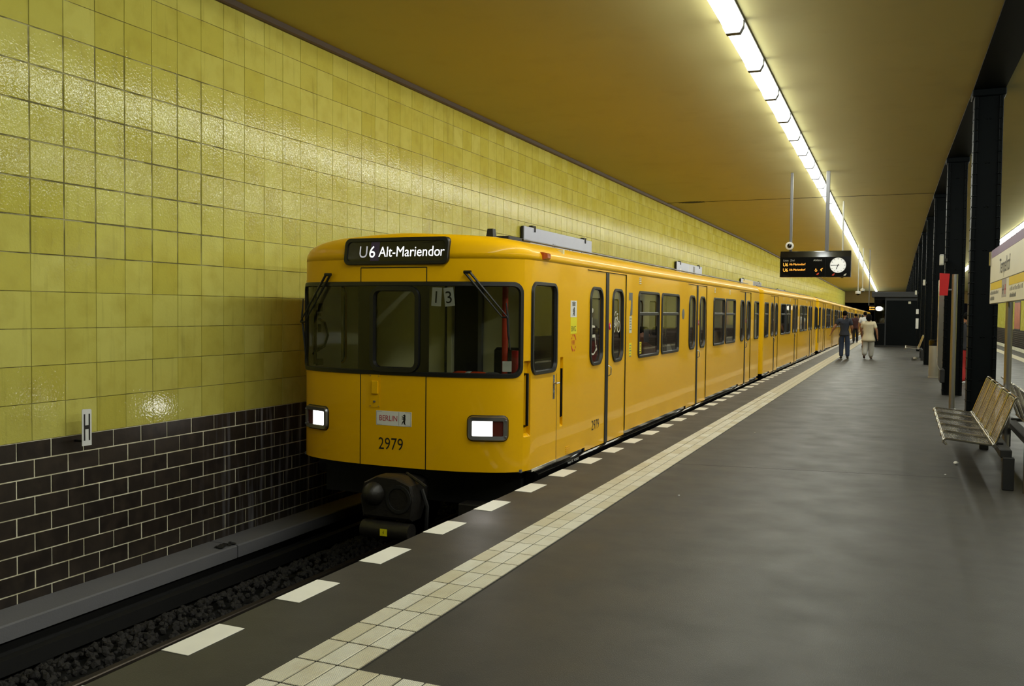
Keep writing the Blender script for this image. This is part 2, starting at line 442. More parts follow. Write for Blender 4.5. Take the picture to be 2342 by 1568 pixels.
# concrete cable ledge at the foot of the wall, in long blocks
led = thing('cable_ledge', 'pale concrete cable ledge along the foot of the brown brick wall', 'ledge', (WX, 0, -.8))
for a, b in ((Y0, -4.9), (-4.9, -1.0), (-1.0, 3.2), (3.2, 7.43), (7.44, 11.6), (11.61, 24.), (24.01, 60.), (60.01, Y1)):
    m = MB(); P = [(.005, -.13), (.365, -.13), (.365, -.012), (.352, 0), (.005, 0)]
    m.loft([[(x, a, z) for x, z in P], [(x, b - .008, z) for x, z in P]]); m.obj('ledge_block', 'concrete', led)
MB().box(.005, .28, Y0, Y1, -.42, -.13).obj('footing', 'pit', led)
# track pit, rails, ballast
def pit(x0, x1, nm, xl):
    m = MB(); m.box(x0, x1, Y0, Y1, -1.5, -1.22); struct(m.obj(nm, 'pit'))
    for dx in (-.7175, .7175):
        m = MB(); c = xl + dx
        P = [(-.06, -1.16), (.06, -1.16), (.06, -1.145), (.012, -1.13), (.012, -1.06), (.034, -1.05), (.034, -1.02), (.028, -1.012), (-.028, -1.012), (-.034, -1.02), (-.034, -1.05), (-.012, -1.06), (-.012, -1.13), (-.06, -1.145)]
        m.loft([[(c + x, Y0, z) for x, z in P], [(c + x, 40, z) for x, z in P], [(c + x, Y1, z - (.0075 * (Y1 - 40) if xl < 0 else 0)) for x, z in P]])
        o = m.obj('rail', 'rail'); tag(o, 'steel running rail on the %s side of the %s' % ('wall' if (dx < 0) == (xl < 0) else 'platform', 'track under the yellow train' if xl < 0 else 'track beyond the columns'), 'rail')
XT = -4.61
pit(WX, XE, 'floor_trackbed', XT); pit(XR, WXR, 'floor_trackbed_far', 6.3)
m = MB()
ico = [(0, 0, 1), (.894, 0, .447), (.276, .851, .447), (-.724, .526, .447), (-.724, -.526, .447), (.276, -.851, .447), (.724, .526, -.447), (-.276, .851, -.447), (-.894, 0, -.447), (-.276, -.851, -.447), (.724, -.526, -.447), (0, 0, -1)]
icf = [(0, 1, 2), (0, 2, 3), (0, 3, 4), (0, 4, 5), (0, 5, 1), (1, 6, 2), (2, 7, 3), (3, 8, 4), (4, 9, 5), (5, 10, 1), (1, 10, 6), (2, 6, 7), (3, 7, 8), (4, 8, 9), (5, 9, 10), (6, 11, 7), (7, 11, 8), (8, 11, 9), (9, 11, 10), (10, 11, 6)]
for i in range(4200):
    x = random.uniform(-6.12, -5.42) if i % 6 else random.uniform(-5.3, -4.7); y = random.uniform(2.0, 13.0)
    if abs(x - (XT - .7175)) < .1: continue
    hump = .11 * math.exp(-((x + 5.86) / .17) ** 2)
    r = random.uniform(.018, .042); q = Euler((random.uniform(0, 6), random.uniform(0, 6), random.uniform(0, 6))).to_matrix()
    c = Vector((x, y, -1.2 + hump + random.uniform(0, .03)))
    m.add([c + q @ Vector((p[0] * r * random.uniform(.7, 1.2), p[1] * r * random.uniform(.7, 1.2), p[2] * r * .8)) for p in ico], icf)
tag(m.obj('ballast', 'ballast'), 'sooty grey ballast stones heaped beside the rail in the pit', 'ballast', kind='stuff')
# third rail with its cover
t = thing('conductor_rail', 'black covered conductor rail lying low beside the cable ledge', 'power rail', (-6.195, 0, -1.22))
MB().box(-.045, .045, Y0, Y1, .08, .20).obj('cover', 'dark', t)
bk = MB().box(-.04, .04, 0, .12, 0, .09).mesh('bracket', 'dark')
for i in range(10): link('bracket', bk, t, (0, Y0 + 1 + i * 4, 0))
# ---- ceiling
st = [Y0, 45, 62, 80, 98, Y1]; ces = []
for a, b in zip(st, st[1:]):
    m = MB(); m.add([(WX - .2, a, zc(a)), (WXR + .2, a, zc(a)), (WXR + .2, b, zc(b)), (WX - .2, b, zc(b)),
           (WX - .2, a, zc(a) + .3), (WXR + .2, a, zc(a) + .3), (WXR + .2, b, zc(b) + .3), (WX - .2, b, zc(b) + .3)],
          [(0, 1, 2, 3), (7, 6, 5, 4), (0, 4, 5, 1), (2, 6, 7, 3)])
    ces.append(struct(m.obj('ceiling', 'ceil')))
ce = ces[0]
m = MB()      # joint across the ceiling with a flaking corner
for i in range(60):
    x = WX + i * .13
    m.box(x, x + .13, 26.83 + random.uniform(-.006, .006), 26.83 + random.uniform(.022, .034), 4.892, 4.9)
for i in range(9):
    x = -6.25 + i * .085; w = .16 * math.sin(math.pi * (i + .5) / 9)
    m.box(x, x + .09, 26.80 - w * .6, 26.88 + w, 4.888, 4.9)
m.obj('ceiling_joint', 'crack', ce)
# ---- far wall of the other track, end walls
m = MB(); m.box(WXR, WXR + .4, Y0, Y1, BRZ, 5.2, 0); m.box(WXR, WXR + .4, Y0, Y1, -1.3, BRZ, 1)
wr = struct(m.obj('wall_right', ['grout_y', 'grout_b']))
far = MB(); fb = MB()
for i in range(40, 330):
    for j in range(NR):
        y, z = WY0 + i * WP, BRZ + j * WZP; tile_geo(far, WXR - .008, y + .002, y + WP - .002, z + .002, z + WZP - .002, out=-1)
    for j in range(9):
        y, z = WY0 + (i + .5 * (j % 2)) * WP, BRZ - (j + 1) * BH; tile_geo(fb, WXR - .01, y + .004, y + WP - .004, z + .0035, z + BH - .0035, .004, .01, -1)
tag(far.obj('tiles_far', 'tile', wr), kind='stuff'); tag(fb.obj('bricks_far', 'brick', wr), kind='stuff')
m = MB(); m.box(WX - .4, WXR + .4, Y1 - .01, Y1 + .3, 3.0, 5.2); m.box(-2.7, 4.2, Y1 - .01, Y1 + .3, -1.3, 3.0)
struct(m.obj('wall_end', mat('dim ochre end wall', srgb(120, 98, 50), .8)))
struct(MB().box(WX - .4, WXR + .4, Y0 - .3, Y0, -1.3, 5.2).obj('wall_back', 'ceil'))
m = MB(); m.box(WX - .5, WX - .2, Y1 + .3, Y1 + 30, -1.3, 3.1); m.box(-2.6, -2.3, Y1 + .3, Y1 + 30, -1.3, 3.1); m.box(WX - .5, -2.3, Y1 + .3, Y1 + 30, 3.0, 3.2)
m.box(WX - .5, -2.3, Y1 + 30, Y1 + 30.2, -1.3, 3.2); m.box(WX - .5, -2.3, Y1, Y1 + 30, -1.5, -1.25)
struct(m.obj('wall_tunnel', 'pit'))

# ================================================================== CEILING LAMPS
LP = 1.68
def lamp_proto():
    t = thing('light_fixture', '', 'ceiling light')
    L = LP - .10
    P = [(-.105, 0), (-.105, -.075), (-.07, -.14), (.07, -.14), (.105, -.075), (.105, 0)]
    m = MB()
    for k in range(5):
        m.add([(P[k][0], 0, P[k][1]), (P[k + 1][0], 0, P[k + 1][1]), (P[k + 1][0], L, P[k + 1][1]), (P[k][0], L, P[k][1])], [(0, 1, 2, 3)])
    m.obj('diffuser', 'lamp', t)
    m = MB(); m.box(-.120, -.107, 0, LP, -.015, .004); m.box(.107, .122, 0, LP, -.022, .004); m.obj('housing', 'housing', t)
    Q = [(x * 1.09, z * 1.09) for x, z in P]
    m = MB(); m.loft([[(x, L + .001, z) for x, z in Q], [(x, LP - .001, z) for x, z in Q]]); m.obj('end_collar', 'housing', t)
    return t
lp = lamp_proto(); first = True
SLOPE = math.atan(.0075)
ky = 10.392
for side in (0, 1):
    for n in range(-6, 62):
        y = ky + n * LP
        o = lp if first else copy_tree(lp)
        first = False
        x = xlamp_r(y) if side else xlamp(y)
        o.location = (x, y + .01, zc(y) - .004)
        o.rotation_euler = (-SLOPE if y >= 45 else 0, 0, .006 if side else .0125)
        if side: tag(o, 'bright tubular lamp in the ceiling row beyond the steel columns', 'ceiling light', 'lamps of the row beyond the columns')
        else:
            if -1 <= n < 11: o['label'] = '%s fluorescent lamp from the top edge of the picture in the ceiling row' % ('topmost' if n == -1 else ORD[n + 1])
            elif n < -1: o['label'] = 'fluorescent lamp of the near ceiling row behind the viewer'
            else: o['label'] = 'distant fluorescent lamp in the receding ceiling row above the platform edge'
            o['group'] = 'lamps of the near ceiling row'; o['category'] = 'ceiling light'

# ================================================================== STEEL COLUMNS AND BEAM
CW, CD = .37, .34
def column_proto():
    t = thing('steel_column', '', 'column')
    H = 4.86
    MB().bbox(.012, CW - .012, .03, CD - .03, 0, H, .004).obj('shaft', 'green_steel', t)
    for x0 in (0, CW - .05):
        m = MB(); m.bbox(x0, x0 + .05, 0, CD, 0, H, .006); m.obj('flange', 'green_steel', t)
    MB().bbox(-.03, CW + .03, -.03, CD + .03, H - .10, H, .01).obj('cap_plate', 'green_steel', t)
    m = MB()
    def riv(x, y, z, nx, ny):
        r = .014; rings = []
        for k, (rr, d) in enumerate(((1, 0), (.75, .6), (.3, .85))):
            rings.append([(x + nx * d * r + (ny * math.cos(a)) * rr * r, y + ny * d * r + (nx * math.cos(a)) * rr * r, z + math.sin(a) * rr * r) for a in [i * math.pi / 3 for i in range(6)]])
        m.loft(rings)
    k = 0; z = .1
    while z < 4.7:
        for x in (.035, CW - .035): riv(x - .012, 0, z, 0, -1); riv(x + .014, 0, z, 0, -1)
        if k % 4 == 0: riv(CW / 2 - .02, .03, z, 0, -1); riv(CW / 2 + .02, .03, z, 0, -1)
        for y in (.06, CD - .06): riv(.004, y, z, -1, 0)
        z += .155; k += 1
    tag(m.obj('rivets', 'green_steel', t), kind='stuff')
    return t
cp = column_proto(); first = True
COLS = []
for i in range(0, 17):
    y = 14.6 + 6.1 * i
    o = cp if first else copy_tree(cp); first = False
    o.location = (xcol(y), y, 0); o.scale = (1, 1, (zc(y) - .04) / 4.86)
    o['group'] = 'riveted platform columns'; o['category'] = 'column'
    if i == 0: o['label'] = 'riveted dark blue-green steel column directly behind the near metal bench'
    elif i < 8: o['label'] = '%s riveted dark steel column counting away from the near metal bench' % ORD[i]
    else: o['label'] = 'riveted dark steel column at the far end of the receding row'
    COLS.append(o)
m = MB(); st = [Y0, 0, 8, 14.6, 20.7, 26.8, 32.9, 39, 45.1, 51.2, 80, Y1]
for a, b in zip(st, st[1:]):
    rings = []
    for y in (a, b):
        x = xcol(y); z = zc(y)
        rings.append([(x + dx, y, z + dz) for dx, dz in ((-.02, -.045), (CW + .02, -.045), (CW + .02, -.025), (CW - .02, -.015), (CW - .02, .05), (.02, .05), (.02, -.015), (-.02, -.025))])
    m.loft(rings)
tag(m.obj('ceiling_beam', 'green_steel'), 'black steel girder running along the ceiling on top of the columns', 'beam')

# ================================================================== THE TRAIN
HW, NOSE_L, CAR_L, ZB, ZS = 1.295, .47, 15.55, .10, 2.14
YF = 7.72
def _cat(P, n=6):
    out = []
    for i in range(len(P) - 1):
        p0, p1, p2, p3 = P[max(i - 1, 0)], P[i], P[i + 1], P[min(i + 2, len(P) - 1)]
        for k in range(n):
            t = k / n
            out.append(tuple(.5 * (2 * p1[d] + (p2[d] - p0[d]) * t + (2 * p0[d] - 5 * p1[d] + 4 * p2[d] - p3[d]) * t * t + (3 * p1[d] - p0[d] - 3 * p2[d] + p3[d]) * t ** 3) for d in (0, 1)))
    out.append(P[-1]); return out
_nose = _cat([(0, 0), (.366, .010), (.692, .046), (.965, .12), (1.12, .19), (1.22, .275), (1.275, .37), (HW, NOSE_L)])
_plan = list(_nose); RC = .2
_plan.append((HW, CAR_L - RC))
for k in range(1, 7):
    a = math.pi / 2 * k / 6; _plan.append((HW - RC + RC * math.cos(a), CAR_L - RC + RC * math.sin(a)))
_plan.append((0.0, CAR_L))
_arc = [0.0]
for p, q in zip(_plan, _plan[1:]): _arc.append(_arc[-1] + math.hypot(q[0] - p[0], q[1] - p[1]))
A_N = _arc[len(_nose) - 1]; A_END = _arc[-1]; A_R = A_N + CAR_L - RC - NOSE_L
def a_of(y): return A_N + y - NOSE_L                       # arc position of a point on the flat side
PROF = [(2.14, 1.295, 0), (2.2, 1.288, .004), (2.25, 1.26, .012), (2.285, 1.217, .02), (2.316, 1.15, .03), (2.345, 1.05, .045), (2.37, .90, .065), (2.39, .64, .1), (2.405, .3, .16), (2.41, .02, .2)]
def wz(z):
    if z <= ZS: return HW, 0.0
    for (a, w, s), (b, w2, s2) in zip(PROF, PROF[1:]):
        if z <= b: t = (z - a) / (b - a); return w + (w2 - w) * t, s + (s2 - s) * t
    return PROF[-1][1:]
import bisect
def M(a, z, d=0.0):
    """car skin: arc position a (0 = nose centre, + right side, - wall side), height z, outward offset d"""
    sg = 1 if a >= 0 else -1; a = abs(a)
    i = min(max(bisect.bisect_right(_arc, a) - 1, 0), len(_arc) - 2)
    t = (a - _arc[i]) / (_arc[i + 1] - _arc[i]); p, q = _plan[i], _plan[i + 1]
    x, y = p[0] + (q[0] - p[0]) * t, p[1] + (q[1] - p[1]) * t
    def tang(j):
        u, v = _plan[max(j - 1, 0)], _plan[min(j + 1, len(_plan) - 1)]
        if j == 0: return (1.0, 0.0)
        l = math.hypot(v[0] - u[0], v[1] - u[1]); return ((v[0] - u[0]) / l, (v[1] - u[1]) / l)
    if a < A_N - 1e-6 or a > A_R + 1e-6: t0, t1 = tang(i), tang(i + 1)
    else: t0 = t1 = (0.0, 1.0)
    tx, ty = t0[0] + (t1[0] - t0[0]) * t, t0[1] + (t1[1] - t0[1]) * t
    w, s = wz(z)
    x = x * w / HW + ty * d; y = y - tx * d + s * max(0.0, 1 - y) - s * max(0.0, 1 - (CAR_L - y))
    return (sg * x, y, z)
def rrloop(a0, a1, z0, z1, r, n=6, m=6):
    """rounded rectangle as a loop of points; edges get m inner points so that it can follow a curved skin"""
    rs = r if isinstance(r, (tuple, list)) else (r,) * 4     # corners: a1z0, a1z1, a0z1, a0z0
    C = [(a1, z0, 1, -1, -90, rs[0]), (a1, z1, 1, 1, 0, rs[1]), (a0, z1, -1, 1, 90, rs[2]), (a0, z0, -1, -1, 180, rs[3])]
    pts = []
    for k, (ca, cz, sa, sz, an, q) in enumerate(C):
        cx, cy = ca - sa * q, cz - sz * q
        arc = [(cx + q * math.cos(math.radians(an + 90 * i / n)), cy + q * math.sin(math.radians(an + 90 * i / n))) for i in range(n + 1)]
        pts += arc
        nx = C[(k + 1) % 4]; q2 = nx[5]; e = (nx[0] - nx[2] * q2 + q2 * math.cos(math.radians(nx[4])), nx[1] - nx[3] * q2 + q2 * math.sin(math.radians(nx[4])))
        for i in range(1, m): t = i / m; pts.append((arc[-1][0] + (e[0] - arc[-1][0]) * t, arc[-1][1] + (e[1] - arc[-1][1]) * t))
    return pts
def rectloop(a0, a1, z0, z1, like, n=6, m=6):
    """points on the rectangle matching rrloop's point order"""
    C = [(a1, z0, like[0]), (a1, z1, like[1]), (a0, z1, like[2]), (a0, z0, like[3])]
    S = [(-1, 0), (0, -1), (1, 0), (0, 1)]; pts = []
    for k, (ca, cz, q) in enumerate(C):
        s0, s1 = S[k], S[(k + 3) % 4]
        s0 = [(-1, 0), (0, -1), (1, 0), (0, 1)][k]; s1 = [(0, 1), (-1, 0), (0, -1), (1, 0)][k]
        for i in range(n + 1):
            t = i / n * 2
            if t <= 1: pts.append((ca + s0[0] * q * (1 - t), cz + s0[1] * q * (1 - t)))
            else: pts.append((ca + s1[0] * q * (t - 1), cz + s1[1] * q * (t - 1)))
        nx = C[(k + 1) % 4]; e0 = pts[-1]; ns = [(-1, 0), (0, -1), (1, 0), (0, 1)][(k + 1) % 4]
        e = (nx[0] + ns[0] * nx[2], nx[1] + ns[1] * nx[2])
        for i in range(1, m): t = i / m; pts.append((e0[0] + (e[0] - e0[0]) * t, e0[1] + (e[1] - e0[1]) * t))
    return pts
def ring(mb, L0, L1, mp, d0=0.0, d1=0.0, m=0):
    n = len(L0); vs = [mp(u, v, d0) for u, v in L0] + [mp(u, v, d1) for u, v in L1]
    mb.add(vs, [(i, (i + 1) % n, n + (i + 1) % n, n + i) for i in range(n)], m)
def fill(mb, L, mp, d, m=0, steps=3):
    cx = sum(p[0] for p in L) / len(L); cy = sum(p[1] for p in L) / len(L); prev = L
    for k in range(1, steps + 1):
        s = 1 - k / steps
        nxt = [(cx + (u - cx) * s, cy + (v - cy) * s) for u, v in L]
        if k < steps: ring(mb, prev, nxt, mp, d, d, m); prev = nxt
        else:
            n = len(L); mb.add([mp(u, v, d) for u, v in prev] + [mp(cx, cy, d)], [(i, (i + 1) % n, n) for i in range(n)], m)
def frame(mb, a0, a1, z0, z1, r, w, mp, h=.018, dep=.014, m=0):
    rs = r if isinstance(r, (tuple, list)) else (r,) * 4
    L = lambda k: rrloop(a0 + k, a1 - k, z0 + k, z1 - k, tuple(max(q - k, .004) for q in rs))
    ring(mb, L(0), L(.006), mp, -.004, h, m); ring(mb, L(.006), L(w - .008), mp, h, h, m); ring(mb, L(w - .008), L(w), mp, h, -dep, m)
    return L(w)
def cell(mb, a0, a1, z0, z1, hole, r, mp, m=0, d=0.0):
    rs = r if isinstance(r, (tuple, list)) else (r,) * 4
    L = rrloop(*hole, rs); ring(mb, rectloop(a0, a1, z0, z1, rs), L, mp, d, d, m); return L
def strip(mb, a0, a1, z0, z1, mp=M, m=0, d=0.0):
    n = max(1, int(math.ceil((a1 - a0) / .09))) if min(abs(a0), abs(a1)) < A_N or max(abs(a0), abs(a1)) > A_R - .05 else 1
    for i in range(n):
        b0, b1 = a0 + (a1 - a0) * i / n, a0 + (a1 - a0) * (i + 1) / n
        mb.add([mp(b0, z0, d), mp(b1, z0, d), mp(b1, z1, d), mp(b0, z1, d)], [(0, 1, 2, 3)], m)
def side_map(y0):                                            # flat side, y measured from y0
    return lambda u, v, d=0.0: (HW + d, u + y0, v)
WZ0, WZ1 = 1.03, 1.925
SIDE_WIN = [(4.25, 5.39), (5.525, 6.67), (9.51, 10.655), (10.77, 11.91), (14.55, 15.25)]
DOORS = [2.89, 8.11, 13.28]
CABW = (.446, 1.108)
AW = 1.335                                                   # half arc width of the wrap-round windscreen band
FZ0, FZ1 = 1.007, 1.916
# ---- body shell: yellow outside, lining inside
mg = .03; A1 = AW + .012; RZ0, RZ1 = .43, 1.165; RECESS = [(AW + .018, a_of(CABW[0]) - .01), (a_of(1.245), a_of(1.335))]; rb = (.1, .1, .1, .1)
def build_shell(off):
    sh = MB(); mp = lambda a, z, d=0.0: M(a, z, d + off)
    ZL, ZH = FZ0 - mg, FZ1 + mg
    strip(sh, -A1, A1, ZB, ZL, mp); strip(sh, -A1, A1, ZH, ZS, mp)
    ring(sh, rectloop(-A1, A1, ZL, ZH, rb, 6, 40), rrloop(-AW, AW, FZ0, FZ1, rb, 6, 40), mp)
    for sg in (1, -1):
        def S(a0, a1, z0, z1): strip(sh, *((a0, a1) if sg > 0 else (-a1, -a0)), z0, z1, mp)
        def hole(a0, a1, h, r):
            if sg > 0: cell(sh, a0, a1, h[2] - mg, h[3] + mg, h, r, mp)
            else: cell(sh, -a1, -a0, h[2] - mg, h[3] + mg, (-h[1], -h[0], h[2], h[3]), r, mp)
            S(a0, a1, ZB, h[2] - mg); S(a0, a1, h[3] + mg, ZS)
        cur = A1
        items = [('w', a_of(CABW[0]), a_of(CABW[1]), .1)] + ([('r', p, q, .008) for p, q in RECESS] if sg > 0 else [])
        items += [('w', a_of(p), a_of(q), .07) for p, q in SIDE_WIN] + [('d', a_of(d - .785), a_of(d + .80), 0) for d in DOORS]
        for kind, p, q, r in sorted(items, key=lambda t: t[1]):
            if kind == 'w':
                if p - mg > cur: S(cur, p - mg, ZB, ZS)
                hole(max(p - mg, cur), q + mg, (p, q, WZ0, WZ1), r); cur = q + mg
            elif kind == 'r':
                g = .004
                if p - g > cur: S(cur, p - g, ZB, ZS)
                cell(sh, p - g, q + g, RZ0 - mg, RZ1 + mg, (p, q, RZ0, RZ1), r, mp); S(p - g, q + g, ZB, RZ0 - mg); S(p - g, q + g, RZ1 + mg, ZS); cur = q + g
            elif sg > 0:
                S(cur, p, ZB, ZS); S(p, q, 2.125, ZS); cur = q
            else:
                S(cur, p, ZB, ZS); cur = p
                for wa, wb in ((.145, .595), (1.01, 1.455)):
                    if p + wa - mg > cur: S(cur, p + wa - mg, ZB, ZS)
                    hole(p + wa - mg, p + wb + mg, (p + wa, p + wb, WZ0, WZ1), .14); cur = p + wb + mg
        S(cur, A_END, ZB, ZS)
    if off < 0: sh.f = [f[::-1] for f in sh.f]
    return sh
bme = build_shell(0.0).mesh('body_shell', 'yellow', 30, .0008)
lme = build_shell(-.03).mesh('body_lining', 'inner')
# ---- roof
rf = MB(); st = []
a = 0.0
while a < A_N: st.append(a); a += .07
st += [A_N, A_N + .3, A_N + .7, A_N + 5, A_N + 10, A_R - .6, A_R - .1]
a = A_R
while a < A_END: st.append(a); a += .1
st.append(A_END)
full = [-x for x in st[:0:-1]] + st
rf.loft([[M(a, z) for a in full] for z, w, s in PROF], closed=False, cap=False)
rme = rf.mesh('roof', ['yellow', 'lining'], 50, .0005)
def flipped(o): return o
# ---- car prototype
car = thing('train_car', '', 'train car', (XT, YF, 0))
def solid(o, th, off=1):
    md = o.modifiers.new('thickness', 'SOLIDIFY'); md.thickness = th; md.offset = -1; md.material_offset = off; md.material_offset_rim = 0; return o
body = link('body_shell', bme, car); body.modifiers.new('normals', 'WEIGHTED_NORMAL').weight = 100
link('body_lining', lme, car)
roof = solid(link('roof', rme, car), .02)
# gutter along the eaves
m = MB()
for sg in (1, -1):
    m.tube([(sg * 1.06, y, 2.362) for y in (.75, 5, 10, CAR_L - .5)], .012, 6)
tag(m.obj('gutter', 'black', roof), 'thin black rain gutter')
# side windows
def window(y0, y1, r, transom, nm='window', pane='pane_dark'):
    m = MB(); L = frame(m, 0, y1 - y0, WZ0 - .012, WZ1 + .012, r, .042, side_map(0))
    w = link(nm, m.mesh('window_frame', 'black', 40), car, (0, y0, 0))
    p = MB(); fill(p, L, side_map(0), -.012); p.obj('pane', pane, w)
    if transom:
        t = MB(); t.bbox(HW - .03, HW + .012, .03, y1 - y0 - .03, 1.60, 1.645, .006); t.obj('transom', 'black', w)
    return w
w0 = window(*SIDE_WIN[0], .085, True)
for p, q in SIDE_WIN[1:4]:
    c = copy_tree(w0, car); c.location = (0, p, 0)
window(*SIDE_WIN[4], .085, True); window(CABW[0] - .015, CABW[1] + .015, .11, False, 'cab_window', 'pane')
# windows on the wall side, all alike and out of sight
m = MB(); p = MB(); mp = lambda u, v, d=0.0: (-HW - d, u, v)
def mpl(u, v, d=0.0): return (-HW - d, -u, v)
for y0, y1 in SIDE_WIN + [CABW]:
    L = frame(m, -y1, -y0, WZ0 - .012, WZ1 + .012, .085, .042, mpl); fill(p, L, mpl, -.012)
for d in DOORS:
    for wa, wb in ((-.64, -.19), (.225, .67)):
        L = frame(m, -d - wb, -d - wa, WZ0 - .012, WZ1 + .012, .15, .042, mpl); fill(p, L, mpl, -.012)
tag(m.obj('wall_side_frames', 'black', car, 40), kind='stuff'); tag(p.obj('wall_side_panes', 'pane_dark', car), kind='stuff')
# sliding doors on the platform side
def leaf(y0, y1, w0, w1, seal_at):
    m = MB(); mp = lambda u, v, d=0.0: (HW - .012 + d, u, v); Z0, Z1 = .055, 2.118
    L = cell(m, y0, y1, WZ0 - mg, WZ1 + mg, (w0, w1, WZ0, WZ1), .14, mp)
    for z0, z1 in ((Z0, WZ0 - mg), (WZ1 + mg, Z1)): m.add([mp(y0, z0), mp(y1, z0), mp(y1, z1), mp(y0, z1)], [(0, 1, 2, 3)])
    o = link('door_leaf', m.mesh('door_leaf', ['yellow', 'lining']), car); solid(o, .03)
    f = MB(); L = frame(f, w0 - .015, w1 + .015, WZ0 - .015, WZ1 + .015, .155, .042, mp); f.obj('window_frame', 'black', o, 40)
    g = MB(); fill(g, L, mp, -.012); g.obj('pane', 'pane_dark', o)
    s = MB(); s.bbox(HW - .03, HW - .003, min(y1, seal_at), max(y0, seal_at) if seal_at < y0 else seal_at, Z0, Z1, .006) if False else None
    a, b = (y1, seal_at) if seal_at > y1 else (seal_at, y0)
    s = MB(); s.bbox(HW - .035, HW - .002, a, b, Z0, Z1, .006); s.obj('rubber_seal', 'black', o)
    return o
l1 = leaf(-.775, -.055, -.64, -.19, 0.0); l2 = leaf(.06, .79, .225, .67, 0.003)
for k, d in enumerate(DOORS):
    for l in (l1, l2):
        o = l if k == 0 else copy_tree(l, car); o.location = (0, d, 0)
# dark frame behind the leaves, opener button and pull
for d in DOORS:
    m = MB(); x0, x1 = HW - .045, HW - .018
    m.box(x0, x1, d - .80, d - .772, .05, 2.14); m.box(x0, x1, d + .787, d + .815, .05, 2.14); m.box(x0, x1, d - .80, d + .815, 2.11, 2.14); m.obj('door_frame', 'black', car)
    b = MB(); b.lathe([(.045, 0), (.045, .003), (.04, .006), (.0, .007)], 18, (HW - .012, d + .125, 1.47), 'x'); o = b.obj('door_button', 'red', car, 40)
    t = MB(); t.plate([(-.008, -.022), (.008, -.022), (.008, .0), (.024, 0), (0, .028), (-.024, 0), (-.008, 0)], (HW - .0045, d + .125, 1.47), (0, 1, 0), (0, 0, 1), .001); t.obj('arrow', 'white', o)
    g = MB(); g.tube([(HW - .01, d + .07, .86), (HW + .028, d + .07, .88), (HW + .03, d + .07, .97), (HW - .01, d + .07, .99)], .007, 6); g.obj('door_pull', 'steel', car, 40)
# black sill under the body, underframe, wheels
m = MB(); P = [(HW - .13, -.16), (HW - .01, -.13), (HW + .012, .0), (HW + .012, .032), (HW - .03, .052), (HW - .03, .10), (HW - .13, .10)]
m.loft([[(x, .62, z) for x, z in P], [(x, CAR_L - .25, z) for x, z in P]]); m.obj('sill', 'gloss_black', car)
m = MB(); P = [(-x, z) for x, z in P[::-1]]; m.loft([[(x, .62, z) for x, z in P], [(x, CAR_L - .25, z) for x, z in P]]); m.obj('sill', 'gloss_black', car)
m = MB(); m.box(-1.15, 1.15, .55, CAR_L - .4, -.32, .085); m.box(-1.0, 1.0, 5.0, 10.6, -.75, -.3); m.obj('underframe', 'dark', car)
wheel = MB(); wheel.lathe([(.05, -.07), (.38, -.07), (.395, -.05), (.39, -.02), (.39, .05), (.06, .05)], 24, axis='x'); wme = wheel.mesh('wheel', 'dark', 40)
for yy in (1.9, 3.7, 11.8, 13.6):
    for sg in (1, -1): link('wheel', wme, car, (sg * .7175, yy, -.614), (0, 0, 0 if sg > 0 else math.pi))
# interior: floor, ceiling, partition, seats, lamps
MB().box(-HW + .04, HW - .04, .3, CAR_L - .1, .09, .12).obj('saloon_floor', 'mid_grey', car)
m = MB(); m.box(-1.05, 1.05, 1.45, CAR_L - .15, 2.20, 2.215); m.obj('saloon_ceiling', 'lining', car)
m = MB()
for x in (-.55, .55): m.box(x - .05, x + .05, 1.7, CAR_L - .4, 2.185, 2.2)
m.obj('saloon_lamps', 'saloon', car)
m = MB(); m.box(-HW + .04, -.04, 1.40, 1.44, .12, 2.3); m.box(.27, HW - .04, 1.40, 1.44, .12, 2.3); m.box(-.04, .27, 1.40, 1.44, 2.0, 2.3); m.obj('cab_partition', 'inner', car)
m = MB(); m.bbox(-.035, .265, 1.405, 1.435, .12, 1.99, .004); m.obj('cab_door', 'dark', car)
seat = MB(); seat.bbox(.1, 1.2, 0, .48, .44, .56, .03); seat.bbox(.1, 1.2, -.10, .02, .5, 1.28, .03); seat.box(.2, .9, .05, .4, .12, .44); sme = seat.mesh('saloon_seat', 'moquette', 40)
for y, rz in ((4.5, 0), (6.1, 1), (6.3, 0), (9.8, 0), (11.5, 1), (11.7, 0), (14.7, 0)):
    for sg in (1, -1): link('saloon_seat', sme, car, ((0 if rz == 0 else 1.3) if sg > 0 else (-1.3 if rz == 0 else 0), y, 0), (0, 0, math.pi if rz else 0))
m = MB()
for y in (2.0, 3.8, 7.2, 9.0, 12.4, 14.1): m.tube([(.95, y, .12), (.95, y, 2.2)], .017, 8)
tag(m.obj('grab_poles', 'steel', car, 40), kind='stuff')
# ventilation louvres above the windows
for y in (4.36, 4.36 + 5.3, 4.36 + 6.9):
    v = MB()
    for k in range(4): v.box(HW - .002, HW + .006, y - .075, y + .02, 2.03 + k * .024, 2.041 + k * .024)
    tag(v.obj('louvre', 'white', car), kind='stuff')
# nose: windscreen surround with three panes
srf = MB(); DW = .372
zi0, zi1 = FZ0 + .004, FZ1 - .004
LB = rrloop(-AW, AW, FZ0, FZ1, rb, 6, 40)
HR = (DW + .05, AW - .05, FZ0 + .05, FZ1 - .05); HL = (-HR[1], -HR[0], HR[2], HR[3]); HD = (-.235, .285, 1.05, 1.86)
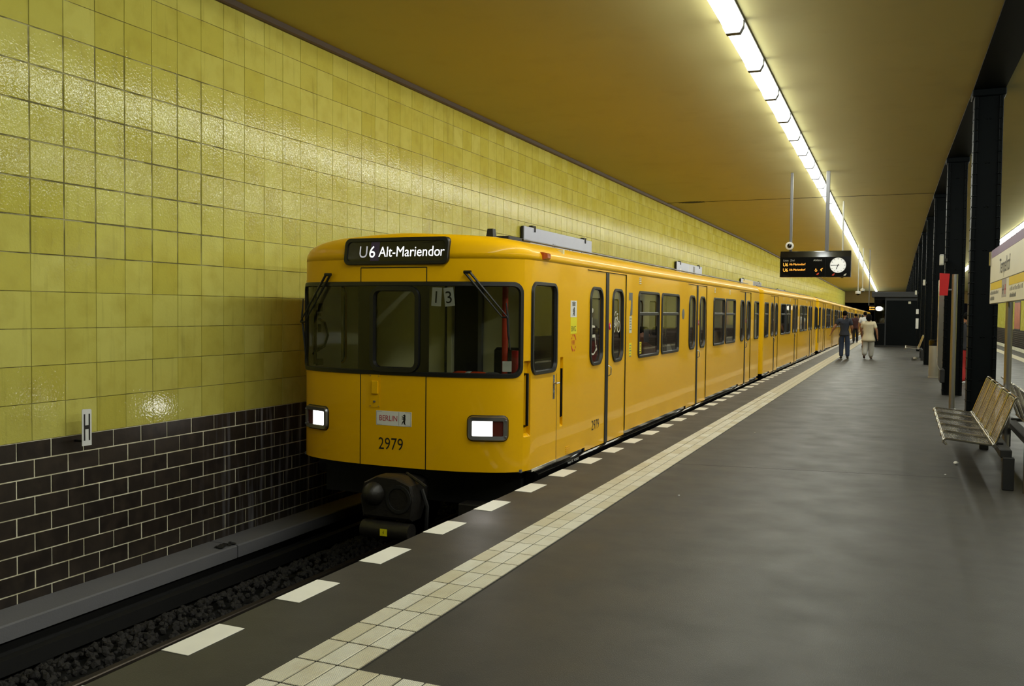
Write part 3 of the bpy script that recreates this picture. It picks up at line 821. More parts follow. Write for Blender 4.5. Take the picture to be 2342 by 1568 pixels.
# band is laid in three cells that stop at the rounded ends of the opening
frame_w = .05
def band(m, a0, a1, hole, r): return cell(m, a0, a1, FZ0 + .002, FZ1 - .002, hole, r, M, 0, -.006)
sur = MB()
ring(sur, LB, rrloop(-AW + .035, AW - .035, FZ0 + .035, FZ1 - .035, (.075,) * 4, 6, 40), M, .012, .016)
ring(sur, rrloop(-AW - .008, AW + .008, FZ0 - .008, FZ1 + .008, (.108,) * 4, 6, 40), LB, M, -.004, .012)
ring(sur, rrloop(-AW + .035, AW - .035, FZ0 + .035, FZ1 - .035, (.075,) * 4, 6, 40), rrloop(-AW + .042, AW - .042, FZ0 + .042, FZ1 - .042, (.07,) * 4, 6, 40), M, .016, -.012)
sur.obj('windscreen_seal', 'black', car, 40)
pan = MB()
i0 = (FZ0 + .03, FZ1 - .03)
cell(pan, -DW, DW, i0[0], i0[1], HD, .1, M, 0, .004)
strip(pan, DW, DW + .03, *i0, d=.004); strip(pan, -DW - .03, -DW, *i0, d=.004)
end_door = pan.obj('end_door_surround', 'gloss_black', car)
fr = MB(); L = frame(fr, HD[0] - .02, HD[1] + .02, HD[2] - .02, HD[3] + .02, .115, .055, M, .03, .02); fr.obj('window_frame', 'black', end_door, 40)
g = MB(); fill(g, L, M, -.01); g.obj('pane', 'pane', end_door)
for sg in (1, -1):
    g = MB(); a0, a1 = DW + .025, AW - .038
    rs = (.075, .075, .01, .01) if sg > 0 else (.01, .01, .075, .075)
    L = rrloop(*((a0, a1) if sg > 0 else (-a1, -a0)), FZ0 + .038, FZ1 - .038, rs, 6, 16); fill(g, L, M, -.008, 0, 4)
    g.obj('windscreen', 'pane', car)
# door seams on the nose
m = MB()
for a in (-DW, DW):
    m.add([M(a - .005, ZB, .0015), M(a + .005, ZB, .0015), M(a + .005, 2.06, .0015), M(a - .005, 2.06, .0015)], [(0, 1, 2, 3)])
strip(m, -DW, DW, 2.053, 2.063, d=.0015)
m.obj('end_door_gap', 'black', car)

cars = [car]
# ---- the other five cars: coupled in pairs, cab ends outward
GAP = .44; PAIR = 2 * CAR_L + GAP + .46
car_labels = ['front car of the yellow underground train showing its lit headlamps',
              'second yellow train car, coupled behind the front car', 'third yellow train car along the platform',
              'fourth yellow train car along the platform', 'fifth yellow train car, near the kiosk end', 'last yellow train car at the tunnel mouth']
for k in range(1, 6):
    c = copy_tree(car); p = k // 2
    y = YF + p * PAIR + (2 * CAR_L + GAP if k % 2 else 0)
    c.location = (XT, y, 0); c.scale = (1, -1 if k % 2 else 1, 1)
    if k >= 2: c.location.z = -(y - 40) * .0075; c.rotation_euler = (-SLOPE, 0, 0)
    tag(c, car_labels[k], 'train car', 'cars of the yellow train'); cars.append(c)
tag(car, car_labels[0], 'train car', 'cars of the yellow train')
# gangway gap between the coupled cars
m = MB(); m.box(-.7, .7, CAR_L + .01, CAR_L + GAP - .01, -.3, 2.0); tag(m.obj('gangway', 'dark', car), 'black bellows between the first two cars')

# ---- nose fittings of the front car
def S(u, v, d=0.0):                                           # destination box surface
    x = abs(u); i = 0
    while i < len(_nose) - 2 and _nose[i + 1][0] < x: i += 1
    p, q = _nose[i], _nose[i + 1]; t = (x - p[0]) / (q[0] - p[0])
    return (u, (p[1] + (q[1] - p[1]) * t) * .55 + .03 * max(0, (v - 2.14) / .2) - d, v)
SX = .02
box = MB(); D0 = (-.585 + SX, .585 + SX, 2.085, 2.352)
L0 = rrloop(*D0, .06); L1 = rrloop(D0[0] + .035, D0[1] - .035, D0[2] + .035, D0[3] - .035, .045)
ring(box, L0, L0, S, -.06, .02); ring(box, L0, rrloop(D0[0] + .006, D0[1] - .006, D0[2] + .006, D0[3] - .006, .055), S, .02, .026)
ring(box, rrloop(D0[0] + .006, D0[1] - .006, D0[2] + .006, D0[3] - .006, .055), L1, S, .026, .024); ring(box, L1, L1, S, .024, .012)
dest = box.obj('destination_sign', 'black', car, 40)
g = MB(); fill(g, L1, S, .012, 0, 4); g.obj('display_glass', 'sign_glass', dest)
g = MB(); L = rrloop(-.275 + SX, -.175 + SX, 2.125, 2.315, .004); fill(g, L, S, .0135, 0, 2); g.obj('line_badge', 'purple_led', dest)
def stext(txt, size, u0, v0, nm, mt, sx, d=.0145):
    m = MB(); text_mb(m, txt, size, lambda u, v: S(u0 + u, v0 + v, d), sx=sx); return tag(m.obj(nm, mt, dest), 'lettering reading ' + txt)
stext('U', .165, -.415 + SX, 2.158, 'lettering', 'dim_led', .95); stext('6', .165, -.295 + SX, 2.158, 'lettering', 'white_led', .95)
stext('Alt-Mariendo', .142, -.18 + SX, 2.165, 'lettering', 'white_led', .885)
stext('r', .142, .492 + SX, 2.165, 'lettering', 'fade_led', .9)
# headlamps
for sg in (1, -1):
    a0, a1, z0, z1 = .80, 1.185, .405, .64
    q = (lambda u, v, d=0.0: M(u, v, d)) if sg > 0 else (lambda u, v, d=0.0: M(-u, v, d))
    h = MB(); fx = 1
    def lo(k, r): 
        L = rrloop(a0 + k, a1 - k, z0 + k, z1 - k, r); return L
    R = lambda m_, A, B, d0, d1: ring(m_, A if sg > 0 else A[::-1], B if sg > 0 else B[::-1], q, d0, d1)
    R(h, lo(-.012, .062), lo(0, .05), -.004, .010)
    hd = h.obj('headlamp', 'black', car, 40); hd['label'] = 'rectangular headlamp with white beam and dark red tail lens'
    h = MB(); R(h, lo(0, .05), lo(.008, .045), .008, .03); R(h, lo(.008, .045), lo(.045, .012), .03, .024); R(h, lo(.045, .012), lo(.046, .012), .024, -.01); h.obj('bezel', 'brushed', hd, 40)
    mid = a0 + .045 + (a1 - a0 - .09) * .66
    for (b0, b1), mt, nm in (((a0 + .045, mid), 'head', 'lamp_lens'), ((mid, a1 - .045), 'red_lens', 'tail_lens')):
        e = MB(); e.add([q(b0, z0 + .045, .012), q(b1, z0 + .045, .012), q(b1, z1 - .045, .012), q(b0, z1 - .045, .012)], [(0, 1, 2, 3) if sg > 0 else (3, 2, 1, 0)]); e.obj(nm, mt, hd)
    for zz in (z0 + .04, z1 - .04):
        s = MB(); s.ball(Vector(q(a1 - .024, zz, .03)), .011, 6); s.obj('screw', 'mid_grey', hd)
# city plate, number, latch on the end door
def N(u, v, d=0.0): return M(u, v, d)
def nose_plate(nm, a0, a1, z0, z1, mt, r=.004, d=.003):
    p = MB(); L = rrloop(a0, a1, z0, z1, r); ring(p, L, L, N, -.002, d); fill(p, L, N, d, 0, 2); return p.obj(nm, mt, car)
bp = nose_plate('city_plate', -.182, .218, .505, .648, 'white')
bp['label'] = 'white plate reading BERLIN with a small black bear'
k = MB()
for b in ((-.176, .212, .511, .513), (-.176, .212, .640, .642), (-.176, -.174, .511, .642), (.210, .212, .511, .642), (.076, .0785, .511, .642)):
    k.add([N(b[0], b[2], .0042), N(b[1], b[2], .0042), N(b[1], b[3], .0042), N(b[0], b[3], .0042)], [(0, 1, 2, 3)])
k.obj('plate_border', 'print', bp)
k = MB(); text_mb(k, 'BERLIN', .078, lambda u, v: N(-.148 + u, .551 + v, .0042), sx=.86); k.obj('lettering', 'berlin_red', bp)
BEAR = [(0, 0), (.10, 0), (.16, .04), (.15, .12), (.24, .22), (.30, .12), (.28, .04), (.36, .0), (.50, .0), (.50, .05), (.44, .08), (.44, .30), (.48, .50), (.46, .72), (.48, .84), (.44, .95), (.38, 1.0), (.34, .97), (.24, .93), (.16, .86), (.24, .82), (.30, .80), (.26, .72), (.10, .80), (.04, .74), (.20, .64), (.24, .58), (.06, .58), (.04, .51), (.22, .48), (.24, .40), (.16, .28), (.08, .18), (.06, .06)]
def fan_poly(mb, pts, mapf, m=0):
    from mathutils.geometry import tessellate_polygon
    tri = tessellate_polygon([[Vector((x, y, 0)) for x, y in pts]]); mb.add([mapf(x, y) for x, y in pts], [tuple(t) for t in tri], m)
k = MB(); fan_poly(k, BEAR, lambda u, v: N(.106 + u * .098, .525 + v * .1, .0042)); k.obj('bear_emblem', 'print', bp)
k = MB(); text_mb(k, '2979', .168, lambda u, v: N(-.158 + u, .268 + v, .002), sx=.86); tag(k.obj('fleet_number', 'print', car), 'black fleet number 2979 on the nose')
lt = nose_plate('door_latch', -.262, -.14, .675, 1.005, 'yellow', .004, .004)
k = MB(); 
for b, d in (((-.245, -.17, .80, .955), .0045),): k.add([N(b[0], b[2], d), N(b[1], b[2], d), N(b[1], b[3], d), N(b[0], b[3], d)], [(0, 1, 2, 3)])
k.obj('latch_recess', 'yellow', lt)
k = MB(); k.bbox(-.232, -.158, -.016, .004, .81, .94, .004); k.obj('latch_grip', 'yellow', lt)
k = MB(); k.lathe([(.011, 0), (.011, -.012), (.004, -.013)], 10, (-.20, -.002, .735), 'y')
for zz in (.69, .99):
    for xx in (-.25, -.152): k.lathe([(.004, 0), (.004, -.010)], 6, (xx, .002, zz), 'y')
k.obj('latch_screws', 'mid_grey', lt)
# wipers
def wiper(pts, nm='wiper'):
    w = MB()
    for off in (0.0, .055):
        P = [(p[0] + off, p[1] - .0, p[2]) for p in pts[:2]]; w.tube(P, [.013, .007], 6)
    w.tube([(pts[0][0] - .01, pts[0][1], pts[0][2] + .004), (pts[0][0] + .065, pts[0][1], pts[0][2] + .004)], .016, 8)
    w.tube([(pts[1][0], pts[1][1], pts[1][2]), (pts[1][0] + .055, pts[1][1], pts[1][2])], .01, 6)
    o = w.obj(nm, 'black', car, 40)
    b = MB(); b.tube(pts[2:], [.006, .012, .012, .005][:len(pts[2:])], 6); b.obj('blade', 'black', o, 40); return o
wiper([(.775, .02, 2.005), (1.125, .115, 1.585), (1.15, .15, 1.72), (1.165, .15, 1.60), (1.17, .155, 1.45), (1.19, .16, 1.28)])
wiper([(-.80, .02, 1.99), (-1.19, .13, 1.51), (-1.17, .15, 1.75), (-1.185, .15, 1.55), (-1.165, .15, 1.4), (-1.14, .15, 1.16)])
# run number cards 1 and 3, paper in the windscreen corner
for u0, tx, an in ((.47, '1', -.06), (.60, '3', .12)):
    c, s_ = math.cos(an), math.sin(an)
    R2 = lambda u, v, d=0.0: M(u0 + (u * c - v * s_), 1.775 + (u * s_ + v * c), -.014 + d)
    p = MB(); p.add([R2(-.05, -.09, 0), R2(.05, -.09, 0), R2(.05, .09, 0), R2(-.05, .09, 0)], [(0, 1, 2, 3)]); p.add([R2(-.05, -.09, -.004), R2(.05, -.09, -.004), R2(.05, .09, -.004), R2(-.05, .09, -.004)], [(3, 2, 1, 0)])
    o = p.obj('number_card', 'paper', car); t = MB(); text_mb(t, tx, .165, lambda u, v: R2(u - .045, v - .06, .002)); t.obj('numeral', 'print', o)
p = MB(); L = rrloop(1.13, 1.225, 1.065, 1.165, .004); ring(p, L, L, M, -.026, -.022); fill(p, L, M, -.022, 0, 2); p.obj('windscreen_note', 'paper', car)
# cab: wall panel, handrail, desk, vests, driver's seat, blind
MB().bbox(-1.22, 1.22, .36, .62, .12, .98, .03).obj('cab_desk', 'dark', car)
for x, w, mt in ((.56, .13, 'vest'), (.74, .15, 'vest'), (.90, .12, 'mid_grey'), (.645, .06, 'paper')):
    b = MB(); b.ball((x, .40, .99), (w, .07, .055), 8); b.obj('folded_vest', mt, car, 60)
b = MB(); b.tube([(.95, .58, .5), (.95, .58, 2.2)], .03, 10); tag(b.obj('cab_handrail', 'red_pole', car, 40), 'orange-red upright handrail in the cab')
b = MB(); b.tube([(1.06, .62, .5), (1.06, .62, 1.25)], .05, 10); b.obj('fire_extinguisher', 'red', car, 40)
MB().bbox(-1.262, -1.235, .34, .95, .98, 2.05, .005).obj('cab_wall_panel', 'white', car)
b = MB(); b.tube([(-1.225, .50, 1.54), (-1.215, .60, 1.50), (-1.21, .66, 1.36), (-1.215, .60, 1.24), (-1.22, .46, 1.19), (-1.225, .40, 1.16)], .012, 6); b.tube([(-1.21, .42, 1.05), (-1.21, .42, 1.9)], .016, 6); b.obj('handset_cable', 'dark', car, 40)
for z, w, h in ((1.66, .09, .09), (1.44, .04, .09), (1.07, .12, .07), (1.58, .04, .03)): MB().bbox(-1.235, -1.215, .52 - w / 2, .52 + w / 2, z - h / 2, z + h / 2, .005).obj('switch_box', 'dark', car)
b = MB(); b.bbox(.5, 1.0, .9, 1.3, .45, .55, .03); b.bbox(.52, .98, 1.24, 1.34, .5, 1.25, .03); b.obj('driver_seat', 'black', car, 40)
for x0, x1, mt in ((-.11, -.045, 'inner'), (-.14, -.115, 'dark'), (.275, .33, 'mid_grey')): MB().bbox(x0, x1, 1.36, 1.40, .9, 2.15, .006).obj('cab_pillar', mt, car)
# grab recesses beside the cab door, handle
for a0, a1 in RECESS:
    t = MB(); L = rrloop(a0, a1, RZ0, RZ1, .008); dp = .04
    ring(t, L, rrloop(a0 + .004, a1 - .004, RZ0 + .03, RZ1 - .004, .008), M, 0, -dp); fill(t, rrloop(a0 + .004, a1 - .004, RZ0 + .03, RZ1 - .004, .008), M, -dp, 0, 2)
    o = t.obj('grab_recess', 'yellow', car)
    t = MB(); c = .5 * (a0 + a1)
    t.tube([M(c, RZ1 - .13, -dp), M(c, RZ1 - .12, -.004), M(c, RZ0 + .11, -.004), M(c, RZ0 + .10, -dp)], .015, 8); t.obj('grab_rail', 'gloss_black', o, 40)
sm = lambda u, v, d=0.0: (HW + d, u, v)
t = MB(); t.bbox(HW - .01, HW + .002, 1.035, 1.085, .74, .99, .001); hd = t.obj('cab_door_lock', 'mid_grey', car)
t = MB(); t.tube([(HW, 1.05, .905), (HW + .03, 1.05, .905), (HW + .032, 1.13, .905)], .011, 8); t.bbox(HW + .001, HW + .008, 1.045, 1.075, .86, .95, .002); t.bbox(HW + .001, HW + .008, 1.045, 1.075, .76, .83, .002); t.obj('lever', 'steel', hd, 40)
t = MB(); t.box(HW - .001, HW + .0015, 1.14, 1.148, .10, 1.0); t.obj('cab_door_gap', 'black', car)
t = MB(); t.bbox(HW - .05, HW + .006, .46, 1.14, .075, .105, .004); t.obj('cab_step', 'steel', car)
v = MB()
for kz in range(4): v.box(HW - .002, HW + .006, 1.44, 1.55, .115 + kz * .022, .125 + kz * .022)
v.obj('skirt_louvre', 'yellow', car)
# marker lamp and roof fittings
t = MB(); t.loft([[(HW - .05 + dx, .78 + s_ * dy, 2.195 + s2 * dz) for s_, s2 in ((-1, -1), (1, -1), (1, 1), (-1, 1))] for dx, dy, dz in ((0, .085, .04), (.06, .075, .035), (.09, .045, .02))]); t.obj('marker_lamp', 'orange_lamp', car)
t = MB(); t.loft([[(.62 + sx * w, .95 + sy * d, z) for sx, sy in ((-1, -1), (1, -1), (1, 1), (-1, 1))] for z, w, d in ((2.38, .045, .05), (2.50, .03, .035))]); t.bbox(.60, .80, 1.0, 1.6, 2.375, 2.43, .01); t.obj('roof_antenna', 'dark', car)
t = MB(); t.bbox(-1.0, -.75, .5, .9, 2.355, 2.385, .01); t.obj('roof_vent', 'dark', car)
# stickers and lettering on the side
def sticker(nm, y0, y1, z0, z1, mt, d=.002):
    p = MB(); p.box(HW - .001, HW + d, y0, y1, z0, z1); return p.obj(nm, mt, car)
st = sticker('crest_sticker', 1.545, 1.745, 1.585, 1.765, 'white'); st['label'] = 'white sticker with a crown and a black bear'
k = MB(); fan_poly(k, BEAR, lambda u, v: (HW + .003, 1.60 + u * .16, 1.60 + v * .095)); k.obj('bear_emblem', 'print', st)
k = MB(); fan_poly(k, [(0, 0), (.1, 0), (.1, .03), (.12, .05), (.08, .04), (.05, .055), (.02, .04), (-.02, .05), (0, .03)], lambda u, v: (HW + .003, 1.595 + u, 1.705 + v)); k.obj('crown_emblem', 'print_grey', st)
st = sticker('operator_sticker', 1.55, 1.75, 1.405, 1.583, 'bvg'); st['label'] = 'lemon yellow sticker reading BVG'
k = MB(); text_mb(k, 'BVG', .085, lambda u, v: (HW + .003, 1.57 + u, 1.43 + v), sx=.95); k.obj('lettering', 'print', st)
k = MB(); text_mb(k, 'VBB', .07, lambda u, v: (HW + .0015, 1.578 + u, 1.285 + v), sx=.95)
for a0, a1 in ((20, 80), (100, 118), (138, 152), (200, 260), (280, 298), (318, 332)):
    pts = [(math.cos(math.radians(a)) * r * .085, math.sin(math.radians(a)) * r * .085) for r, rng in ((1, [a0 + (a1 - a0) * i / 6 for i in range(7)]), (.78, [a1 - (a1 - a0) * i / 6 for i in range(7)])) for a in rng]
    fan_poly(k, pts, lambda u, v: (HW + .0015, 1.655 + u, 1.305 + v * 1.15))
tag(k.obj('fare_union_mark', 'vbb', car), 'red-orange VBB mark with arc strokes around it')
k = MB(); text_mb(k, '2979', .165, lambda u, v: (HW - .0095, 2.345 + u, .262 + v), sx=.88); tag(k.obj('fleet_number', 'print', car), 'black fleet number 2979 on the first door')
k = MB(); text_mb(k, 'Insp.15. 9.2023', .06, lambda u, v: (HW + .014, 1.48 + u, .002 + v * .62), sx=.98); tag(k.obj('inspection_lettering', 'white', car), 'white lettering Insp.15. 9.2023 on the black sill')
# wheelchair and bicycle signs in the first door windows
PX = HW - .021
k = MB(); P2 = lambda u, v: (PX, 2.25 + .13 + u, 1.25 + v)
k.lathe([(.0, 0), (.028, 0), (.028, .001), (0, .001)], 14, (PX, 2.36, 1.66), 'x', cap=False)
fan_poly(k, [(-.035, .0), (.11, .0), (.155, -.165), (.175, -.155), (.19, -.18), (.15, -.2), (.10, -.035), (-.0, -.035), (-.0, .20), (-.035, .2)], lambda u, v: (PX + .001, 2.36 + u, 1.38 + v))
fan_poly(k, [(0, .11), (.10, .10), (.10, .08), (0, .08)], lambda u, v: (PX + .001, 2.36 + u, 1.38 + v))
arc = [(math.cos(math.radians(a)) * r, math.sin(math.radians(a)) * r) for r, rng in ((.135, range(110, 351, 12)), (.115, range(350, 109, -12))) for a in rng]
fan_poly(k, arc, lambda u, v: (PX + .001, 2.395 + u, 1.275 + v))
tag(k.obj('wheelchair_sign', 'cream', car), 'white wheelchair pictogram in the first door window')
k = MB()
def wheel_ring(cy, cz, r):
    pts = [(math.cos(2 * math.pi * i / 20), math.sin(2 * math.pi * i / 20)) for i in range(21)]
    for i in range(20):
        k.add([(PX, cy + pts[i][0] * r, cz + pts[i][1] * r), (PX, cy + pts[i + 1][0] * r, cz + pts[i + 1][1] * r), (PX, cy + pts[i + 1][0] * r * .78, cz + pts[i + 1][1] * r * .78), (PX, cy + pts[i][0] * r * .78, cz + pts[i][1] * r * .78)], [(0, 1, 2, 3)])
def seg(a, b, w=.008):
    d = Vector((b[0] - a[0], b[1] - a[1])); d.normalize(); nn = Vector((-d.y, d.x)) * w
    k.add([(PX, a[0] - nn.x, a[1] - nn.y), (PX, b[0] - nn.x, b[1] - nn.y), (PX, b[0] + nn.x, b[1] + nn.y), (PX, a[0] + nn.x, a[1] + nn.y)], [(0, 1, 2, 3)])
b0 = 3.21
wheel_ring(b0, 1.46, .075); wheel_ring(b0 + .21, 1.46, .075)
for a, b in (((0, 1.46), (.06, 1.57)), ((.06, 1.57), (.16, 1.57)), ((.21, 1.46), (.15, 1.60)), ((.09, 1.46), (.16, 1.57)), ((.09, 1.46), (.06, 1.57)), ((.0, 1.46), (.09, 1.46)), ((.04, 1.60), (.05, 1.64)), ((.05, 1.64), (.1, 1.65)), ((.12, 1.62), (.18, 1.62))):
    seg((b0 + a[0], a[1]), (b0 + b[0], b[1]))
tag(k.obj('bicycle_sign', 'cream', car), 'white bicycle pictogram in the second door window')
# worn black panel, notices, window sticker, drain disc
k = MB(); fan_poly(k, [(0, .31), (.17, .31), (.17, .02), (.05, 0), (.09, .12), (.10, .2), (.05, .22), (.0, .2)], lambda u, v: (HW + .0015, 3.80 + u, 1.59 + v)); tag(k.obj('worn_black_panel', 'mid_grey', car), 'torn dark grey sticker remnant')
for z0, z1 in ((1.37, 1.59), (1.06, 1.24)):
    st = sticker('notice', 3.83, 3.945, z0, z1, 'cream' if z0 > 1.2 else 'bvg'); k = MB()
    for i in range(5): k.box(HW + .002, HW + .003, 3.845, 3.93 - .02 * (i % 2), z1 - .04 - i * .035, z1 - .028 - i * .035)
    tag(k.obj('small_print', 'print_grey', st), kind='stuff')
st = sticker('window_sticker', 4.31, 4.43, 1.08, 1.24, 'bvg', .004); k = MB(); k.box(HW + .004, HW + .005, 4.345, 4.395, 1.095, 1.12)
for i in range(14):
    a = 2 * math.pi * i / 14; k.box(HW + .004, HW + .005, 4.37 + .035 * math.cos(a) - .006, 4.37 + .035 * math.cos(a) + .006, 1.18 + .045 * math.sin(a) - .006, 1.18 + .045 * math.sin(a) + .006)
k.box(HW + .004, HW + .005, 4.362, 4.378, 1.165, 1.195); tag(k.obj('camera_pictogram', 'print', st), kind='stuff')
k = MB(); k.lathe([(.085, 0), (.085, .004), (0, .005)], 20, (HW - .001, 6.98, 1.62), 'x'); k.obj('filler_cap', 'mid_grey', car)
# coupler
t = MB(); P = [(-.27, -.33), (.27, -.33), (.30, -.15), (.26, .0), (.10, .06), (-.12, .07), (-.26, .0), (-.30, -.15)]
t.loft([[(x, y, z) for x, z in [(px * s_ + .16, pz * s_ - .04 * (1 - s_)) for px, pz in P]] for y, s_ in ((-.36, .92), (-.34, 1.0), (-.18, 1.0), (.2, .5))])
cpl = t.obj('coupler', 'coupler', car, 30); cpl['label'] = 'oily black coupler head under the nose'
t = MB(); t.lathe([(.115, 0), (.10, -.05), (.06, -.10), (.02, -.115)], 18, (.02, -.36, -.10), 'y'); t.obj('coupler_cone', 'coupler', cpl, 40)
t = MB(); t.lathe([(.135, 0), (.135, -.02), (.105, -.02), (.10, .1)], 18, (.29, -.352, -.13), 'y', cap=False); t.obj('coupler_funnel', 'dark', cpl, 40)
t = MB(); t.lathe([(.10, 0), (.10, -.004)], 18, (.29, -.354, -.13), 'y'); t.obj('funnel_mouth', 'pit', cpl)
t = MB(); t.tube([(-.10, -.34, -.44), (.42, -.34, -.44)], .085, 14); t.obj('contact_box', 'coupler', cpl, 40)
t = MB(); t.box(.13, .205, -.428, -.424, -.475, -.41); o = t.obj('hazard_sticker', 'bvg', cpl)
t = MB(); fan_poly(t, [(.0, .0), (.012, .02), (.006, .022), (.014, .045), (-.004, .02), (.003, .019)], lambda u, v: (.162 + u, -.4285, -.465 + v)); t.obj('lightning_mark', 'print', o)
t = MB(); t.tube([(.45, -.2, -.05), (.52, -.22, -.2), (.50, -.2, -.42), (.44, -.15, -.55)], .018, 6); t.tube([(.2, -.05, .06), (.45, -.25, .03), (.55, -.3, .0)], .014, 6); t.obj('coupler_hoses', 'dark', cpl, 40)
MB().bbox(.68, 1.0, .1, .3, -.36, -.22, .01).obj('step_plate', 'coupler', car)

# ================================================================== PLATFORM FURNITURE
# ---- wire seats
def seat_profile():
    P = [(.395, .395), (.372, .412), (.372, .436), (.395, .449)]
    P += [(.395 + (.775 - .395) * i / 8, .449 - .038 * i / 8) for i in range(1, 9)]
    P += [(.805, .413), (.825, .43)]
    P += [(.825 + .15 * i / 9, .43 + .42 * i / 9) for i in range(1, 10)]
    P += [(.985, .868), (1.0, .872)]
    return P
PROFILE = seat_profile(); SEATW = .615; SPITCH = .655
def bench_seat_meshes():
    """tube frame + wire grid of one seat, local y 0..SEATW"""
    fr = MB(); r = .011
    loop = [(x, .02, z) for x, z in PROFILE] + [(x, SEATW - .02, z) for x, z in PROFILE[::-1]]
    fr.tube(loop, r, 6, loop=True)
    fr.tube([(.812, -.02, .408), (.812, SEATW + .02, .408)], .02, 8)
    wr = MB()
    P = [Vector((x, 0, z)) for x, z in PROFILE]; acc = 0.0; step = .0135
    for a, b in zip(P[2:-2], P[3:-1]):
        d = b - a; L = d.length; u = d.normalized(); nn = Vector((-u.z, 0, u.x)) * .0022
        while acc < L:
            c = a + u * acc; e = u * .0034
            wr.add([c - e + nn + Vector((0, .022, 0)), c + e + nn + Vector((0, .022, 0)), c + e + nn + Vector((0, SEATW - .022, 0)), c - e + nn + Vector((0, SEATW - .022, 0)),
                    c - e - nn + Vector((0, .022, 0)), c + e - nn + Vector((0, .022, 0)), c + e - nn + Vector((0, SEATW - .022, 0)), c - e - nn + Vector((0, SEATW - .022, 0))],
                   [(0, 3, 2, 1), (4, 5, 6, 7), (0, 1, 5, 4), (1, 2, 6, 5), (2, 3, 7, 6), (3, 0, 4, 7)])
            acc += step
        acc -= L
    for k in (.18, .5, .82):
        wr.tube([(x + .004, SEATW * k, z - .004) for x, z in PROFILE[3:-2]], .003, 4)
    return fr.mesh('seat_frame', 'steel', 50), wr.mesh('wire_grid', 'steel')
sf, sw = bench_seat_meshes()
def bench(label, x, y, rot=0.0, n=5):
    b = thing('metal_bench', label, 'bench', (x, y, 0), rot, 'wire seat benches')
    for i in range(n):
        o = link('seat', sf, b, (0, i * SPITCH, 0)); g = link('wire_grid', sw, o); tag(g, kind='stuff')
    L = n * SPITCH
    MB().bbox(.86, .96, -.02, L - .02, .30, .38, .008).obj('support_beam', 'dark', b)
    for yy in (.35, L - .6):
        m = MB(); m.bbox(.72, .92, yy, yy + .05, .36, .40, .006); m.obj('arm', 'dark', b)
    for yy in (-.06, L - .5): MB().bbox(.88, .98, yy, yy + .08, 0, .31, .006).obj('leg', 'dark', b)
    return b
bench('five-seat wire mesh metal bench facing the train in the right foreground', 0, 9.75)
o = bench('dark back-to-back wire bench behind the foreground bench', 2.14, 9.75 + 5 * SPITCH - .04, math.pi)
bench('distant wire bench in front of the dark kiosk', -.33, 36.0, 0, 4)
# ---- station name sign on posts
SGX, SG0, SG1, SZ0, SZ1 = 1.045, 9.0, 13.46, 1.80, 2.485
sg = thing('station_sign', 'cream Tempelhof station name board with violet top and yellow fields on steel posts', 'sign', (SGX, SG0, 0))
LY = SG1 - SG0
MB().bbox(-.03, .03, 0, LY, SZ0, SZ1, .006).obj('panel', 'cream', sg)
fm = lambda u, v, d=.001: (-.03 - d, LY - u, v)                 # u from the far end towards the viewer
def field(nm, u0, u1, z0, z1, mt, d=.002):
    m = MB(); m.box(-.03 - d, -.03, LY - u1, LY - u0, z0, z1); return m.obj(nm, mt, sg)
field('violet_band', .18, LY, SZ1 - .10, SZ1 - .002, 'violet'); field('dark_rule', 0, LY, SZ0 + .265, SZ0 + .272, 'print')
field('yellow_field', .12, 1.6, SZ0 + .175, SZ0 + .262, 'sign_yellow'); field('yellow_field', 2.4, 4.2, SZ0 + .175, SZ0 + .262, 'sign_yellow'); field('lilac_field', 1.62, 2.1, SZ0 + .06, SZ0 + .262, 'board')
m = MB(); text_mb(m, 'Tempelhof', .25, lambda u, v: (-.034, LY - 1.3 - u, SZ0 + .345 + v), sx=1.05); tag(m.obj('lettering', 'print', sg), 'dark lettering Tempelhof')
for u0, n_, w in ((.12, 7, 1.1), (2.5, 6, 1.2)):
    for row in range(2):
        m = MB()
        for i in range(n_ * 2):
            a = u0 + w * i / (n_ * 2) * (1 if row == 0 else .5); m.box(-.0325, -.03, LY - a - .028, LY - a, SZ0 + .115 - row * .07, SZ0 + .145 - row * .07 + .008 * (i % 3))
        tag(m.obj('small_print', 'print_grey', sg), kind='stuff')
for u0, mt in ((1.78, 'print'), (2.02, 'red')):
    m = MB(); m.box(-.033, -.03, LY - u0 - .02, LY - u0 + .02, SZ0 + .09, SZ0 + .20); m.box(-.033, -.03, LY - u0 - .06, LY - u0 + .06, SZ0 + .135, SZ0 + .155); m.obj('arrow', mt, sg)
m = MB(); m.bbox(-.05, .05, LY - .10, LY + .02, SZ1 - .19, SZ1 - .005, .006); m.obj('corner_bracket', 'steel', sg)
for yy in (11.65, 9.6):
    m = MB(); m.tube([(.035, yy - SG0, 0), (.035, yy - SG0, SZ0 + .01)], .038, 12); m.obj('post', 'brushed', sg, 50)
# ---- emergency pillar with red sign
t = thing('emergency_pillar', 'stainless steel pole carrying a red sign, left of the nearest column', 'pole', (.785, 17.61, 0))
m = MB(); m.tube([(0, 0, 0), (0, 0, 2.36)], .047, 16); m.lathe([(.075, 0), (.075, .012), (.05, .02)], 16); m.obj('pole', 'brushed', t, 50)
m = MB(); m.plate([(-.085, -.19), (.045, -.19), (.07, .19), (-.09, .2)], (-.155, .02, 2.18), (1, 0, 0), (0, 0, 1), .05); m.obj('red_panel', 'red', t)
m = MB(); m.bbox(-.1, -.03, -.01, .02, 2.08, 2.11, .004); m.obj('bracket', 'brushed', t)
